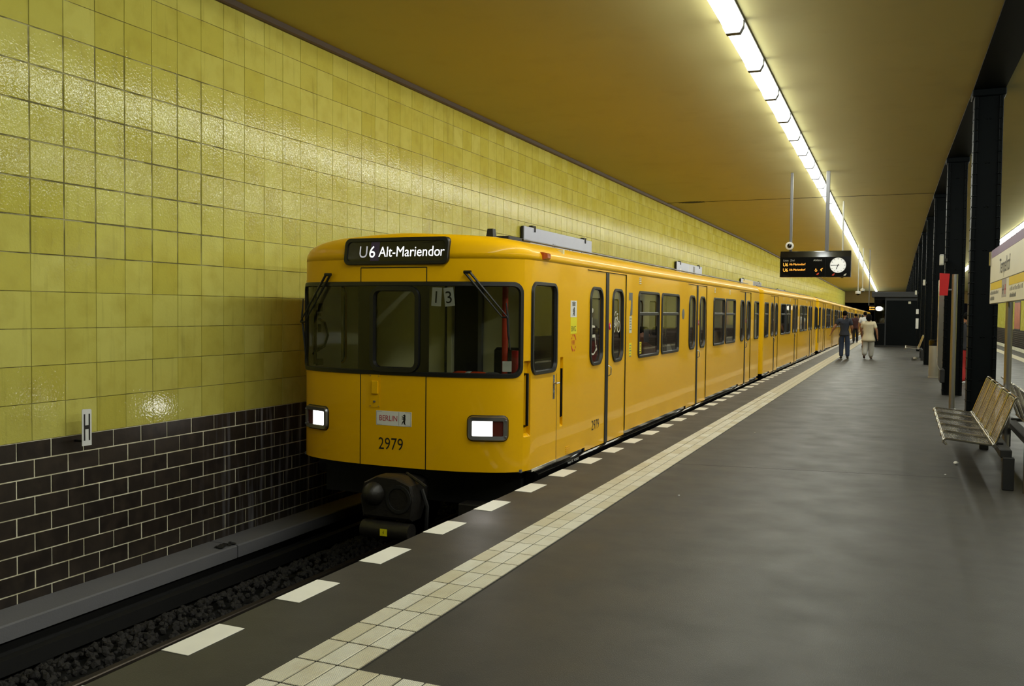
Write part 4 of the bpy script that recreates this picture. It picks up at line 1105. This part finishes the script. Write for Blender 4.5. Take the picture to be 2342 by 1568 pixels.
# ---- edge-on showcase on the second column
t = thing('display_case', 'slim stainless display case seen edge-on beside the red sign', 'display case', (.615, 19.95, 0))
m = MB(); m.loft([[(x, y, z) for x, y in ((.0, 0), (.085, 0), (.085, .62), (0, .62))] for z in (.66, 2.35)]); m.obj('case', 'steel', t)
m = MB(); m.loft([[(.0, 0, .66), (.085, 0, .66), (.085, .62, .66), (0, .62, .66)], [(.05, 0, .56), (.085, 0, .56), (.085, .62, .56), (.05, .62, .56)]]); m.obj('bevelled_foot', 'steel', t)
MB().bbox(.05, .14, .05, .80, .30, .56, .01).obj('wall_bracket', 'dark', t)
# ---- litter bin
t = thing('litter_bin', 'round weathered steel litter bin in front of a dark column', 'bin', (.75, 26.35, 0))
m = MB(); m.lathe([(.0, .03), (.145, .03), (.15, .05), (.15, .84), (.0, .84)], 24, cap=False); m.obj('body', 'bin', t, 40)
m = MB(); m.lathe([(.16, 0), (.16, .03), (.0, .035)], 24); m.obj('base_ring', 'bin', t, 40)
m = MB(); m.lathe([(.15, .84), (.155, .86), (.15, .98), (.11, 1.0), (.10, .9), (0, .89)], 24, cap=False); m.obj('lid', 'gloss_black', t, 40)
# ---- small white boxes and plates on the columns
for x, y, z, w, h, lab in ((.66, 20.45, 2.77, .075, .22, 'small cream loudspeaker box high on the second column'), (.55, 32.6, 2.7, .07, .19, 'small cream loudspeaker box high on the fourth column'), (.43, 44.8, 2.64, .08, .2, 'tiny cream loudspeaker box high on the sixth column')):
    t = thing('speaker_box', lab, 'loudspeaker', (x, y, z), 0, 'loudspeakers on the columns')
    MB().bbox(-w / 2, w / 2, 0, .16, -h / 2, h / 2, .01).obj('case', 'grey', t); MB().box(-w * .35, w * .35, -.003, .0, -h * .35, h * .35).obj('grille', 'cream', t)
    MB().box(w / 2 - .01, xcol(y) + .03 - x, .05, .33, -.03, .03).obj('bracket', 'dark', t)
for z, h, w, lab in ((1.79, .22, .11, 'upper short white notice plate on the dark column by the kiosk'), (1.25, .46, .12, 'lower tall white notice plate on the dark column by the kiosk')):
    tag(MB().bbox(.51 - w / 2, .51 + w / 2, 45.07, 45.10, z - h / 2, z + h / 2, .003).obj('notice_plate', 'white'), lab, 'plate')
# ---- departure board with clock
BY, BX0, BX1, BZ0, BZ1 = 22.0, -2.69, -1.15, 2.487, 3.085
def board_pole(t, x, r, ztop, z0): 
    m = MB(); m.bbox(x - r, x + r, -r, r, z0, ztop, .006); return m.obj('hanger_pole', 'mid_grey', t)
t = thing('departure_board', 'black hanging departure board with amber lettering and a white clock', 'departure board', (0, BY, BZ0))
H = BZ1 - BZ0; W_ = BX1 - BX0
m = MB(); P = [(-.12, 0), (-.12, H - .14), (-.07, H - .02), (-.05, H), (.05, H), (.07, H - .02), (.12, H - .14), (.12, 0)]
m.loft([[(BX0, y, z) for y, z in P], [(BX1, y, z) for y, z in P]]); m.obj('casing', 'gloss_black', t)
for px_, r in ((-2.473, .03), (-1.677, .04)): board_pole(t, px_, r, 4.9 - BZ0, H - .02)
def btext(txt, size, x, z, mt, sx=1.0, y=-.1215):
    m = MB(); text_mb(m, txt, size, lambda u, v: (x + u, y, z + v), sx=sx); return tag(m.obj('lettering', mt, t), 'lettering reading ' + txt)
btext('Linie', .062, BX0 + .07, H - .235, 'grey'); btext('Ziel', .062, BX0 + .225, H - .235, 'grey'); btext('Abfahrt', .062, BX0 + .735, H - .235, 'grey')
for z in (H - .345, H - .47):
    btext('U6', .108, BX0 + .065, z, 'orange_led', .9); btext('Alt-Mariendorf', .072, BX0 + .205, z + .018, 'orange_led', .82)
btext("4'", .11, BX0 + .885, H - .47, 'orange_led', .85); btext('Gleis 1', .045, BX0 + .075, H - .575, 'crack')
m = MB(); xx, zz = BX0 + .80, H - .44
m.ball((xx - .005, -.1215, zz + .035), (.008, .0008, .008), 6); m.box(xx - .01, xx - .001, -.122, -.1212, zz, zz + .025); m.box(xx - .001, xx + .018, -.122, -.1212, zz, zz + .008); m.box(xx + .014, xx + .022, -.122, -.1212, zz - .022, zz + .004)
for i in range(10):
    a = math.radians(100 + 25 * i); m.box(xx - .002 + .024 * math.cos(a) - .004, xx - .002 + .024 * math.cos(a) + .004, -.122, -.1212, zz - .008 + .022 * math.sin(a) - .004, zz - .008 + .022 * math.sin(a) + .004)
m.obj('wheelchair_mark', 'orange_led', t)
def clock(parent, cx, cz, R, y, s=-1):
    m = MB(); m.lathe([(R, 0), (R * 1.04, 0), (R * 1.04, .008 * s), (R, .008 * s)], 40, (cx, y, cz), 'y', cap=False); cb = m.obj('clock_rim', 'grey', parent, 40)
    m = MB(); m.lathe([(R, .004 * s), (R * .5, .0045 * s), (0.001, .005 * s)], 40, (cx, y, cz), 'y', cap=False); m.obj('dial', 'clock', cb)
    k = MB()
    def bar(ang, r0, r1, w):
        a = math.radians(90 - ang); u = (-s * math.cos(a) * -1 if s > 0 else math.cos(a), math.sin(a)); nx, nz = -u[1], u[0]; yy = y + .007 * s
        if s > 0: u = (-math.cos(a), math.sin(a)); nx, nz = -u[1], u[0]
        k.add([(cx + u[0] * r0 - nx * w, yy, cz + u[1] * r0 - nz * w), (cx + u[0] * r1 - nx * w, yy, cz + u[1] * r1 - nz * w), (cx + u[0] * r1 + nx * w, yy, cz + u[1] * r1 + nz * w), (cx + u[0] * r0 + nx * w, yy, cz + u[1] * r0 + nz * w)], [(0, 1, 2, 3)])
    for h in range(12): bar(h * 30, R * .78, R * .95, R * .028)
    bar(269, -R * .18, R * .93, R * .035); bar(203, -R * .18, R * .60, R * .05)
    tag(k.obj('clock_marks', 'print', cb), kind='stuff')
clock(t, BX1 - .27, .265, .168, -.122); clock(t, BX0 + .27, .265, .168, .122, 1)
for x, z, mt in ((BX0 + .83, .07, 'vbb'), (BX1 - .37, .055, 'vbb'), (BX1 - .12, .05, 'cream')):
    m = MB(); m.plate([(-.03, -.02), (.01, -.025), (.035, .015), (.03, .03), (-.01, .012)], (x, -.1215, z), (1, 0, 0), (0, 0, 1), .001); m.obj('sticker', mt, t)
m = MB(); m.box(BX1 - .545, BX1 - .54, -.1225, -.12, 0, H - .14); m.obj('panel_joint', 'crack', t)
# camera on the left pole
def dome(label, x, y, z, R=.085, ztop=None):
    c = thing('dome_camera', label, 'camera', (x, y, z), 0, 'dome cameras under the ceiling')
    m = MB(); m.lathe([(.02, .12), (R, .10), (R, .0), (R * .92, -.01), (0, -.01)], 20, cap=False); m.obj('housing', 'white', c, 40)
    m = MB(); m.ball((0, 0, -.01), (R * .68, R * .68, R * .62), 10); m.obj('lens_dome', 'gloss_black', c, 60)
    if ztop: m = MB(); m.tube([(0, 0, .11), (0, 0, ztop - z)], .022, 8); m.obj('drop_pole', 'grey', c, 50)
    return c
c = thing('ring_camera', 'white ring camera with a black eye on the board pole', 'camera', (-2.49, BY - .06, 3.21))
m = MB(); m.lathe([(.03, .02), (.088, .02), (.092, 0), (.092, -.03), (.06, -.045), (.052, -.045)], 24, axis='y', cap=False); m.obj('housing', 'white', c, 40)
m = MB(); m.ball((0, -.03, 0), (.055, .045, .055), 10); m.obj('eye', 'gloss_black', c, 60)
dome('small dome camera hanging just below the departure board', -1.70, 28.0, 2.74, .075, 4.9)
dome('larger of two hanging dome cameras near the kiosk', -2.02, 45.0, 2.60, .12, 4.86)
dome('smaller of two hanging dome cameras near the kiosk', -1.93, 47.5, 2.78, .10, 4.86)
# ---- second, distant display
t = thing('distant_display', 'distant amber display with an oval lit clock beside the kiosk window', 'departure board', (-1.66, 48.6, 1.80))
MB().bbox(0, .30, -.06, .06, 0, .30, .01).obj('casing', 'gloss_black', t); MB().bbox(-.02, .02, -.02, .02, .28, zc(48.6) - 1.80, .004).obj('hanger_pole', 'mid_grey', t)
m = MB()
for z in (.07, .17):
    m.box(.03, .09, -.064, -.06, z, z + .05); m.box(.11, .27, -.064, -.06, z + .01, z + .04)
m.obj('amber_text', 'orange_led', t)
m = MB(); m.ball((.47, 0, .13), (.17, .05, .115), 14); m.obj('lit_clock', emit('lit oval', (1, .97, .8, 1), 1.5), t, 60)
MB().bbox(.28, .36, -.02, .02, .10, .16, .004).obj('clock_arm', 'gloss_black', t)
# ---- kiosk
KX0, KX1, KY = -1.46, .60, 50.1
t = thing('kiosk', 'dark steel supervisor cabin with a window at the far end', 'kiosk', (KX0, KY, 0))
KW = KX1 - KX0; wx0, wx1, wz0, wz1 = .05, .52, 1.22, 2.40
m = MB(); m.box(0, .05, 0, 2.6, 0, 2.52); m.box(KW - .05, KW, 0, 2.6, 0, 2.52); m.box(0, KW, 2.55, 2.6, 0, 2.52); m.box(.05, wx1, 0, .05, 0, wz0); m.box(.05, wx1, 0, .05, wz1, 2.52); m.box(.0, KW, .0, 2.6, 0, .02); m.obj('walls', 'green_steel', t)
MB().bbox(-.12, KW + .1, -.15, 2.75, 2.52, 2.80, .02).obj('roof', mat('kiosk roof grey', srgb(44, 46, 50), .6), t)
m = MB(); m.bbox(wx1 + .06, KW - .05, 0, .05, .08, 2.36, .005); m.obj('door_panel', 'green_steel', t)
m = MB(); m.box(wx1, wx1 + .06, -.01, .06, 0, 2.52); m.box(wx1 + .06, KW - .05, -.0, .06, 2.36, 2.52); m.obj('mullion', mat('kiosk frame', srgb(34, 38, 44), .5), t)
m = MB(); m.box(.05, KW - .05, -.015, .05, 0, .08); m.obj('plinth', 'dark', t)
m = MB(); m.box(wx0, wx1, .02, .026, wz0, wz1); m.obj('window_pane', 'kiosk_glass', t)
m = MB(); m.box(wx0, wx1, -.02, .03, wz0 - .04, wz0); m.obj('window_sill', 'dark', t)
m = MB(); m.box(1.60, 1.72, -.006, 0, 2.2, 2.31); m.obj('notice', 'cream', t)
m = MB(); m.bbox(wx1 - .12, wx1 - .04, .3, .36, 1.0, 2.2, .01); m.obj('curtain', 'sign_yellow', t)
m = MB(); m.ball((.36, .5, 1.32), (.16, .1, .14), 8); m.obj('desk_clutter', 'cream', t, 60)
# ---- stop board H on the wall
t = thing('stop_board', 'narrow white stop board with a black letter H on the left wall', 'sign', (-6.5, 5.755, .60))
m = MB(); m.plate([(-.05, -.16), (.05, -.16), (.05, .145), (.042, .155), (-.042, .16), (-.05, .15)], (0, 0, 0), (0, 1, 0), (0, 0, 1), .006); m.obj('plate', 'white', t)
m = MB()
for b in ((-.033, -.018, -.115, .115), (.018, .033, -.115, .115), (-.018, .018, -.017, .017)): m.box(.006, .0072, b[0], b[1], b[2], b[3])
m.obj('letter_h', 'print', t); m = MB(); m.box(-.134, 0, -.01, .01, -.135, -.115); m.obj('bracket', 'dark', t)
# ---- sign boards high on the left wall
for k, (y0, y1, z1, kind, lab) in enumerate(((15.72, 19.72, 3.235, 0, 'long silver-grey wall board above the first train car roof'), (28.1, 31.95, 3.235, 1, 'grey poster board with dark strips above the first car rear door'), (40.2, 46.3, 3.15, 2, 'half yellow, half dark wall board above the gap between cars'), (52.2, 56.5, 3.0, 3, 'small dark lettered wall board above the second car'), (63.7, 67.7, 2.93, 3, 'small dark lettered wall board above the third car'))):
    t = thing('wall_board', lab, 'sign', (WX + .03, y0, z1 - .6), 0, 'sign boards on the left wall'); L = y1 - y0
    MB().bbox(0, .04, 0, L, 0, .6, .004).obj('panel', 'board', t); MB().box(.0, .042, -.05, 0, 0, .59).obj('end_frame', 'dark', t)
    for f in (.11, .86):
        m = MB(); m.box(-.02, .055, L * f - .05, L * f + .12, .61, .635); m.box(.042, .055, L * f + .08, L * f + .12, .52, .635); m.obj('hook', 'dark', t)
    fx = lambda a, b, z0, z2, mt, nm: MB().box(.04, .043, L * a, L * b, z0, z2).obj(nm, mt, t)
    if kind == 0:
        m = MB(); text_mb(m, 'Pl', .22, lambda u, v: (.0425, L * .37 + u, .215 + v), sx=1.2); m.obj('lettering', 'print', t)
        for a, h in ((.59, .30), (.62, .31), (.675, .32), (.82, .31)): fx(a, a + .012, h - .12, h, 'print', 'letter_top')
    elif kind == 1:
        fx(.12, .16, .25, .4, 'white', 'poster_patch'); fx(.32, .40, .2, .36, 'print_grey', 'poster_patch'); fx(.62, .69, .05, .55, 'print_grey', 'poster_patch'); fx(.48, .50, .2, .56, 'cream', 'poster_patch')
    elif kind == 2:
        fx(.08, .55, .02, .58, 'sign_yellow', 'poster_patch'); fx(.58, .98, .02, .58, 'print_grey', 'poster_patch'); fx(.7, .85, .2, .36, 'white', 'poster_patch')
    else:
        for i in range(9): fx(.05 + i * .1, .11 + i * .1, .35, .52, 'print', 'letter_block')
# ---- posters on the far right wall seen between column and sign post
t = thing('wall_poster', 'tall orange and brown poster on the wall beyond the other track', 'poster', (WXR - .03, 80.5, .5))
MB().bbox(0, .02, 0, 4.2, 0, 2.3, .004).obj('frame', 'dark', t); MB().box(-.004, 0, .1, 4.1, .1, 2.2).obj('print', mat('poster print', srgb(170, 96, 60), .6, 0, .6, 1.5), t)
t = thing('wall_box', 'small dark switch box on the yellow wall beyond the other track', 'box', (WXR - .12, 66.0, 1.55))
MB().bbox(0, .1, 0, 1.1, 0, .3, .01).obj('case', 'dark', t); MB().box(-.004, 0, .2, .9, .06, .24).obj('label_plate', 'print_grey', t)
# ---- litter on the platform floor
for i, (x, y, s_, lab) in enumerate(((.56, 11.13, .03, 'crumpled scrap of white paper on the floor under the bench'), (.37, 36.5, .09, 'white crumpled cup on the floor by the far bench'), (-1.82, 8.03, .012, 'tiny white scrap on the asphalt right of the guiding strip'), (-1.85, 12.72, .012, 'tiny white scrap on the asphalt beside the guiding strip further off'), (.42, 10.3, .012, 'tiny white crumb in the shadow of the bench'))):
    m = MB(); rng = random.Random(i)
    m.add([(x + p[0] * s_ * rng.uniform(.5, 1.3), y + p[1] * s_ * rng.uniform(.5, 1.3), .004 + s_ * .55 + p[2] * s_ * .6) for p in ico], icf); tag(m.obj('litter', 'paper'), lab, 'litter')
# flattened leaf-brown debris by the curb
m = MB(); rng = random.Random(4)
for i in range(26):
    x, y = -6.36 + rng.uniform(-.05, .05), 7.35 + rng.uniform(-.12, .12)
    m.add([(x + p[0] * .02, y + p[1] * .03, -.797 + abs(p[2]) * .02) for p in ico], icf)
tag(m.obj('debris', 'dark'), 'small heap of dark debris lying on the concrete ledge joint', 'debris', kind='stuff')

# ================================================================== PEOPLE
SKIN = mat('skin', srgb(150, 104, 78), .55); HAIR = mat('black hair', srgb(12, 10, 9), .9, spec=.1)
def skin_mesh(nm, V, E, mt, sub=1):
    """V: {key: (x, y, z, radius)}, E: edges between keys; the first key is the root"""
    keys = list(V); ix = {k: i for i, k in enumerate(keys)}
    me = bpy.data.meshes.new(nm); me.from_pydata([V[k][:3] for k in keys], [(ix[a], ix[b]) for a, b in E], [])
    o = bpy.data.objects.new(nm, me); COL.objects.link(o)
    md = o.modifiers.new('skin', 'SKIN'); md.use_smooth_shade = True; md.branch_smoothing = .6
    for i, k in enumerate(keys):
        sv = me.skin_vertices[0].data[i]; r = V[k][3]; sv.radius = r if isinstance(r, tuple) else (r, r); sv.use_root = (i == 0)
    s2 = o.modifiers.new('sub', 'SUBSURF'); s2.levels = sub; s2.render_levels = sub
    dg = bpy.context.evaluated_depsgraph_get(); out = bpy.data.meshes.new_from_object(o.evaluated_get(dg)); out.name = nm
    bpy.data.objects.remove(o); bpy.data.meshes.remove(me)
    out.materials.clear(); out.materials.append(MT[mt] if isinstance(mt, str) else mt)
    return out
def lerp(a, b, t): return tuple(a[i] + (b[i] - a[i]) * t for i in range(3))
def person(label, loc, rot, J, H=1.0, build=1.0, shirt=(40, 44, 60), trousers=(36, 44, 66), shoes=(18, 18, 20), hair='short', skin=None, short_legs=False, long_shirt=0.0, loose=1.0):
    p = thing('person', label, 'person', loc, rot); p.scale = (H, H, H); b = build; sk = skin or SKIN
    J = dict(J); V = {}; E = []
    V['pel'] = J['pel'] + ((.11 * b, .08 * b),)
    for k, r in (('spine', (.105 * b, .075 * b)), ('chest', (.12 * b, .08 * b)), ('neck', .052), ('jaw', (.062, .07)), ('skull', (.078, .092)), ('crown', (.055, .065))): V[k] = J[k] + (r,)
    V['chest'] = lerp(J['spine'], J['chest'], .7) + (V['chest'][3],)
    E += [('pel', 'spine'), ('spine', 'chest'), ('chest', 'neck'), ('neck', 'jaw'), ('jaw', 'skull'), ('skull', 'crown')]
    V['nose'] = (J['jaw'][0] + J['face'][0] * .095, J['jaw'][1] + J['face'][1] * .095, J['jaw'][2] + .025, .012); E.append(('jaw', 'nose'))
    for s in 'LR':
        sh, el, wr = J['sh' + s], J['el' + s], J['wr' + s]
        for k, q, r in (('sh', sh, .046 * b), ('el', el, .05), ('wr', wr, .036)): V[k + s] = q + (r,)
        E += [('chest', 'sh' + s), ('sh' + s, 'el' + s), ('el' + s, 'wr' + s)]
        d = (Vector(wr) - Vector(el)).normalized(); side = Vector((1, 0, 0)).cross(d).normalized()
        pm = Vector(wr) + d * .06; V['pm' + s] = tuple(pm) + ((.034, .02),); E.append(('wr' + s, 'pm' + s))
        for i in range(4):
            q = pm + d * .035 + side * (.03 - .02 * i); q2 = q + d * (.035 + .006 * (1.5 - abs(i - 1.5))) ; q3 = q2 + (d + Vector((0, 0, -.0)) + side.cross(d) * .5).normalized() * .03
            V['f%d%s' % (i, s)] = tuple(q) + (.0085,); V['g%d%s' % (i, s)] = tuple(q2) + (.008,); V['h%d%s' % (i, s)] = tuple(q3) + (.007,)
            E += [('pm' + s, 'f%d%s' % (i, s)), ('f%d%s' % (i, s), 'g%d%s' % (i, s)), ('g%d%s' % (i, s), 'h%d%s' % (i, s))]
        th = Vector(wr) + d * .03 + side * .038; V['t0' + s] = tuple(th) + (.011,); V['t1' + s] = tuple(th + d * .035 + side * .012) + (.009,); E += [('wr' + s, 't0' + s), ('t0' + s, 't1' + s)]
        hp, kn, an, to = J['hp' + s], J['kn' + s], J['an' + s], J['to' + s]
        for k, q, r in (('hp', hp, .075 * b), ('kn', kn, .055), ('an', an, .038), ('to', to, .03)): V[k + s] = q + (r,)
        E += [('pel', 'hp' + s), ('hp' + s, 'kn' + s), ('kn' + s, 'an' + s), ('an' + s, 'to' + s)]
    link('body', skin_mesh('body', V, E, sk), p)
    c = mat('shirt cloth', srgb(*shirt), .85, 0, .12, 12); g = 1.13 * loose
    T = {'spine': J['spine'] + ((.155 * b * g, .12 * b * g),), 'hem': lerp(J['pel'], J['spine'], -.4 - long_shirt) + ((.178 * b * g, .142 * b * g),), 'chest': J['chest'] + ((.18 * b * g, .13 * b * g),), 'col': (J['neck'][0], J['neck'][1], J['neck'][2] - .02) + ((.125, .10),), 'col2': (J['neck'][0], J['neck'][1], J['neck'][2] + .035) + (.07,)}
    TE = [('spine', 'hem'), ('hem', 'hem2'), ('spine', 'chest'), ('chest', 'col'), ('col', 'col2')]; T['hem2'] = lerp(J['pel'], J['spine'], -.62 - long_shirt) + ((.18 * b * g, .145 * b * g),)
    for s in 'LR':
        T['sh' + s] = (J['sh' + s][0], J['sh' + s][1], J['sh' + s][2] + .02) + (.095 * b,); T['sl' + s] = lerp(J['sh' + s], J['el' + s], .45) + (.078,); T['sm' + s] = lerp(J['sh' + s], J['el' + s], .82) + (.074,)
        TE += [('chest', 'sh' + s), ('sh' + s, 'sl' + s), ('sl' + s, 'sm' + s)]
    link('shirt', skin_mesh('shirt', T, TE, c), p)
    c = mat('trouser cloth', srgb(*trousers), .85, 0, .12, 10); T = {'pel': J['pel'] + ((.16 * b, .125 * b),), 'wst': lerp(J['pel'], J['spine'], .6) + ((.14 * b, .11 * b),)}; TE = [('pel', 'wst')]
    for s in 'LR':
        hp, kn, an = J['hp' + s], J['kn' + s], J['an' + s]
        T['hp' + s] = hp + (.115 * b,); T['mt' + s] = lerp(hp, kn, .5) + (.105 * b * loose,); T['kn' + s] = kn + (.088 * loose * (b + 1) / 2,); TE += [('pel', 'hp' + s), ('hp' + s, 'mt' + s), ('mt' + s, 'kn' + s)]
        if not short_legs: T['an' + s] = lerp(kn, an, 1.06) + (.078 * loose,); TE.append(('kn' + s, 'an' + s))
    link('trousers', skin_mesh('trousers', T, TE, c), p)
    c = mat('shoe leather', srgb(*shoes), .6)
    for s in 'LR':
        an, to = Vector(J['an' + s]), Vector(J['to' + s]); hl = an + (an - to) * .35; hl.z = min(an.z, hl.z) - .035
        T = {'an': tuple(an) + (.05,), 'hl': tuple(hl) + (.044,), 'mid': tuple(lerp(tuple(hl), tuple(to), .55)) + ((.048, .042),), 'to': tuple(to + (to - an) * .12) + ((.044, .03),)}
        link('shoe', skin_mesh('shoe', T, [('an', 'hl'), ('hl', 'mid'), ('mid', 'to')], c), p)
    hc = Vector(J['skull']); fx, fy = J['face'][0], J['face'][1]; m = MB()
    m.ball((hc.x - fx * .028, hc.y - fy * .028, hc.z + .005), (.086, .094, .098), 12)
    if hair == 'bob': m.ball((hc.x - fx * .03, hc.y - fy * .03, hc.z - .03), (.115, .105, .15), 12)
    m.obj('hair', HAIR, p, 60)
    m = MB()
    for s in (-1, 1): m.ball((J['jaw'][0] + s * .08 * abs(fy) , J['jaw'][1] + s * .08 * abs(fx), J['jaw'][2] + .05), (.016, .02, .03), 6)
    m.obj('ears', sk, p, 60)
    return p
BASE = dict(pel=(0, 0, .95), spine=(0, .01, 1.15), chest=(0, 0, 1.36), neck=(0, .01, 1.50), jaw=(0, .035, 1.59), skull=(0, .02, 1.675), crown=(0, .015, 1.74), face=(0, 1, 0),
            shL=(-.19, 0, 1.44), elL=(-.27, -.03, 1.16), wrL=(-.29, .05, .92), shR=(.19, 0, 1.44), elR=(.27, -.03, 1.16), wrR=(.29, .05, .92),
            hpL=(-.095, 0, .90), knL=(-.10, .04, .50), anL=(-.10, -.05, .085), toL=(-.115, .10, .035), hpR=(.095, 0, .90), knR=(.10, .03, .50), anR=(.10, 0, .085), toR=(.115, .15, .035))
def J_(**k): d = dict(BASE); d.update(k); return d
person('man in dark navy T-shirt and blue jeans walking away along the platform', (-2.03, 35.6, 0), .05,
       J_(elL=(-.33, -.06, 1.20), wrL=(-.44, .02, .97), elR=(.26, -.02, 1.16), wrR=(.24, .16, 1.0), knL=(-.10, .06, .50), anL=(-.10, -.02, .085), knR=(.11, .02, .5), anR=(.12, -.08, .085), toL=(-.12, .13, .035), toR=(.13, .07, .035)),
       1.0, 1.05, (36, 40, 52), (38, 50, 76), (16, 15, 16))
person('stout person in a long cream T-shirt and loose pale grey trousers walking away', (-1.22, 36.1, 0), -.05,
       J_(elL=(-.28, .05, 1.15), wrL=(-.27, .18, .98), elR=(.30, -.05, 1.14), wrR=(.33, .0, .88), knL=(-.11, .0, .50), anL=(-.13, -.2, .15), toL=(-.135, -.08, .04), knR=(.11, .05, .5)),
       .93, 1.22, (205, 194, 166), (166, 164, 158), (76, 52, 32), hair='bob', long_shirt=.75, loose=1.2)
person('man in white T-shirt and shorts half hidden behind the person in cream', (-1.78, 47.5, 0), .1,
       J_(knR=(.10, .12, .52), anR=(.10, .06, .12), knL=(-.1, -.02, .5), anL=(-.1, -.22, .16), toL=(-.11, -.1, .05)), 1.0, 1.1, (222, 224, 228), (52, 56, 66), (22, 22, 24), short_legs=True)
person('person with dark hair in dark clothes farthest along the train side', (-2.6, 56.0, 0), .2, J_(), .95, 1.0, (64, 34, 34), (30, 28, 30))
person('person in dark shirt and red trousers glimpsed between the two nearest columns', (1.36, 24.2, 0), .6, J_(elL=(-.26, .1, 1.18), wrL=(-.1, .3, 1.1)), .97, 1.0, (38, 38, 44), (170, 40, 40), (200, 200, 204))
person('person in pale hooded top standing beyond the kiosk window corner', (-1.80, 49.4, 0), .3, J_(), .93, 1.1, (206, 204, 190), (120, 118, 110), hair='short')
# seated passengers behind the saloon windows
def seated(dx):
    s = 1 if dx > 0 else -1
    return dict(pel=(0, 0, .60), spine=(0, .0, .80), chest=(0, .03 * s, 1.02), neck=(0, .05 * s, 1.16), jaw=(0, .085 * s, 1.245), skull=(0, .07 * s, 1.325), crown=(0, .065 * s, 1.39), face=(0, s, 0),
                shL=(-.18, .02 * s, 1.08), elL=(-.24, .10 * s, .82), wrL=(-.14, .30 * s, .84), shR=(.18, .02 * s, 1.08), elR=(.24, .10 * s, .82), wrR=(.14, .30 * s, .84),
                hpL=(-.10, .05 * s, .58), knL=(-.13, .45 * s, .60), anL=(-.13, .45 * s, .20), toL=(-.13, .58 * s, .155), hpR=(.10, .05 * s, .58), knR=(.13, .45 * s, .60), anR=(.13, .45 * s, .20), toR=(.13, .58 * s, .155))
S2 = mat('light skin', srgb(196, 140, 112), .55)
person('passenger in pale shirt seated between the first two saloon windows', (XT + .96, YF + 6.55, 0), 0, seated(1), 1, 1.1, (196, 186, 166), (60, 56, 54), skin=S2)
person('passenger in brown top holding a paper behind the first saloon window', (XT + .96, YF + 5.88, 0), 0, seated(-1), 1, 1.0, (120, 84, 66), (44, 48, 70), skin=S2)
person('passenger in dark top seated behind the first door', (XT + .96, YF + 4.72, 0), 0, seated(1), 1, 1.0, (84, 62, 56), (40, 40, 44))
m = MB(); m.plate([(-.14, -.10), (.14, -.10), (.14, .10), (-.14, .10)], (XT + 1.10, YF + 5.42, 1.30), (0, 1, 0), (0, .0, 1), .004); tag(m.obj('newspaper', 'board'), 'pale lilac paper held up behind the first saloon window', 'paper')
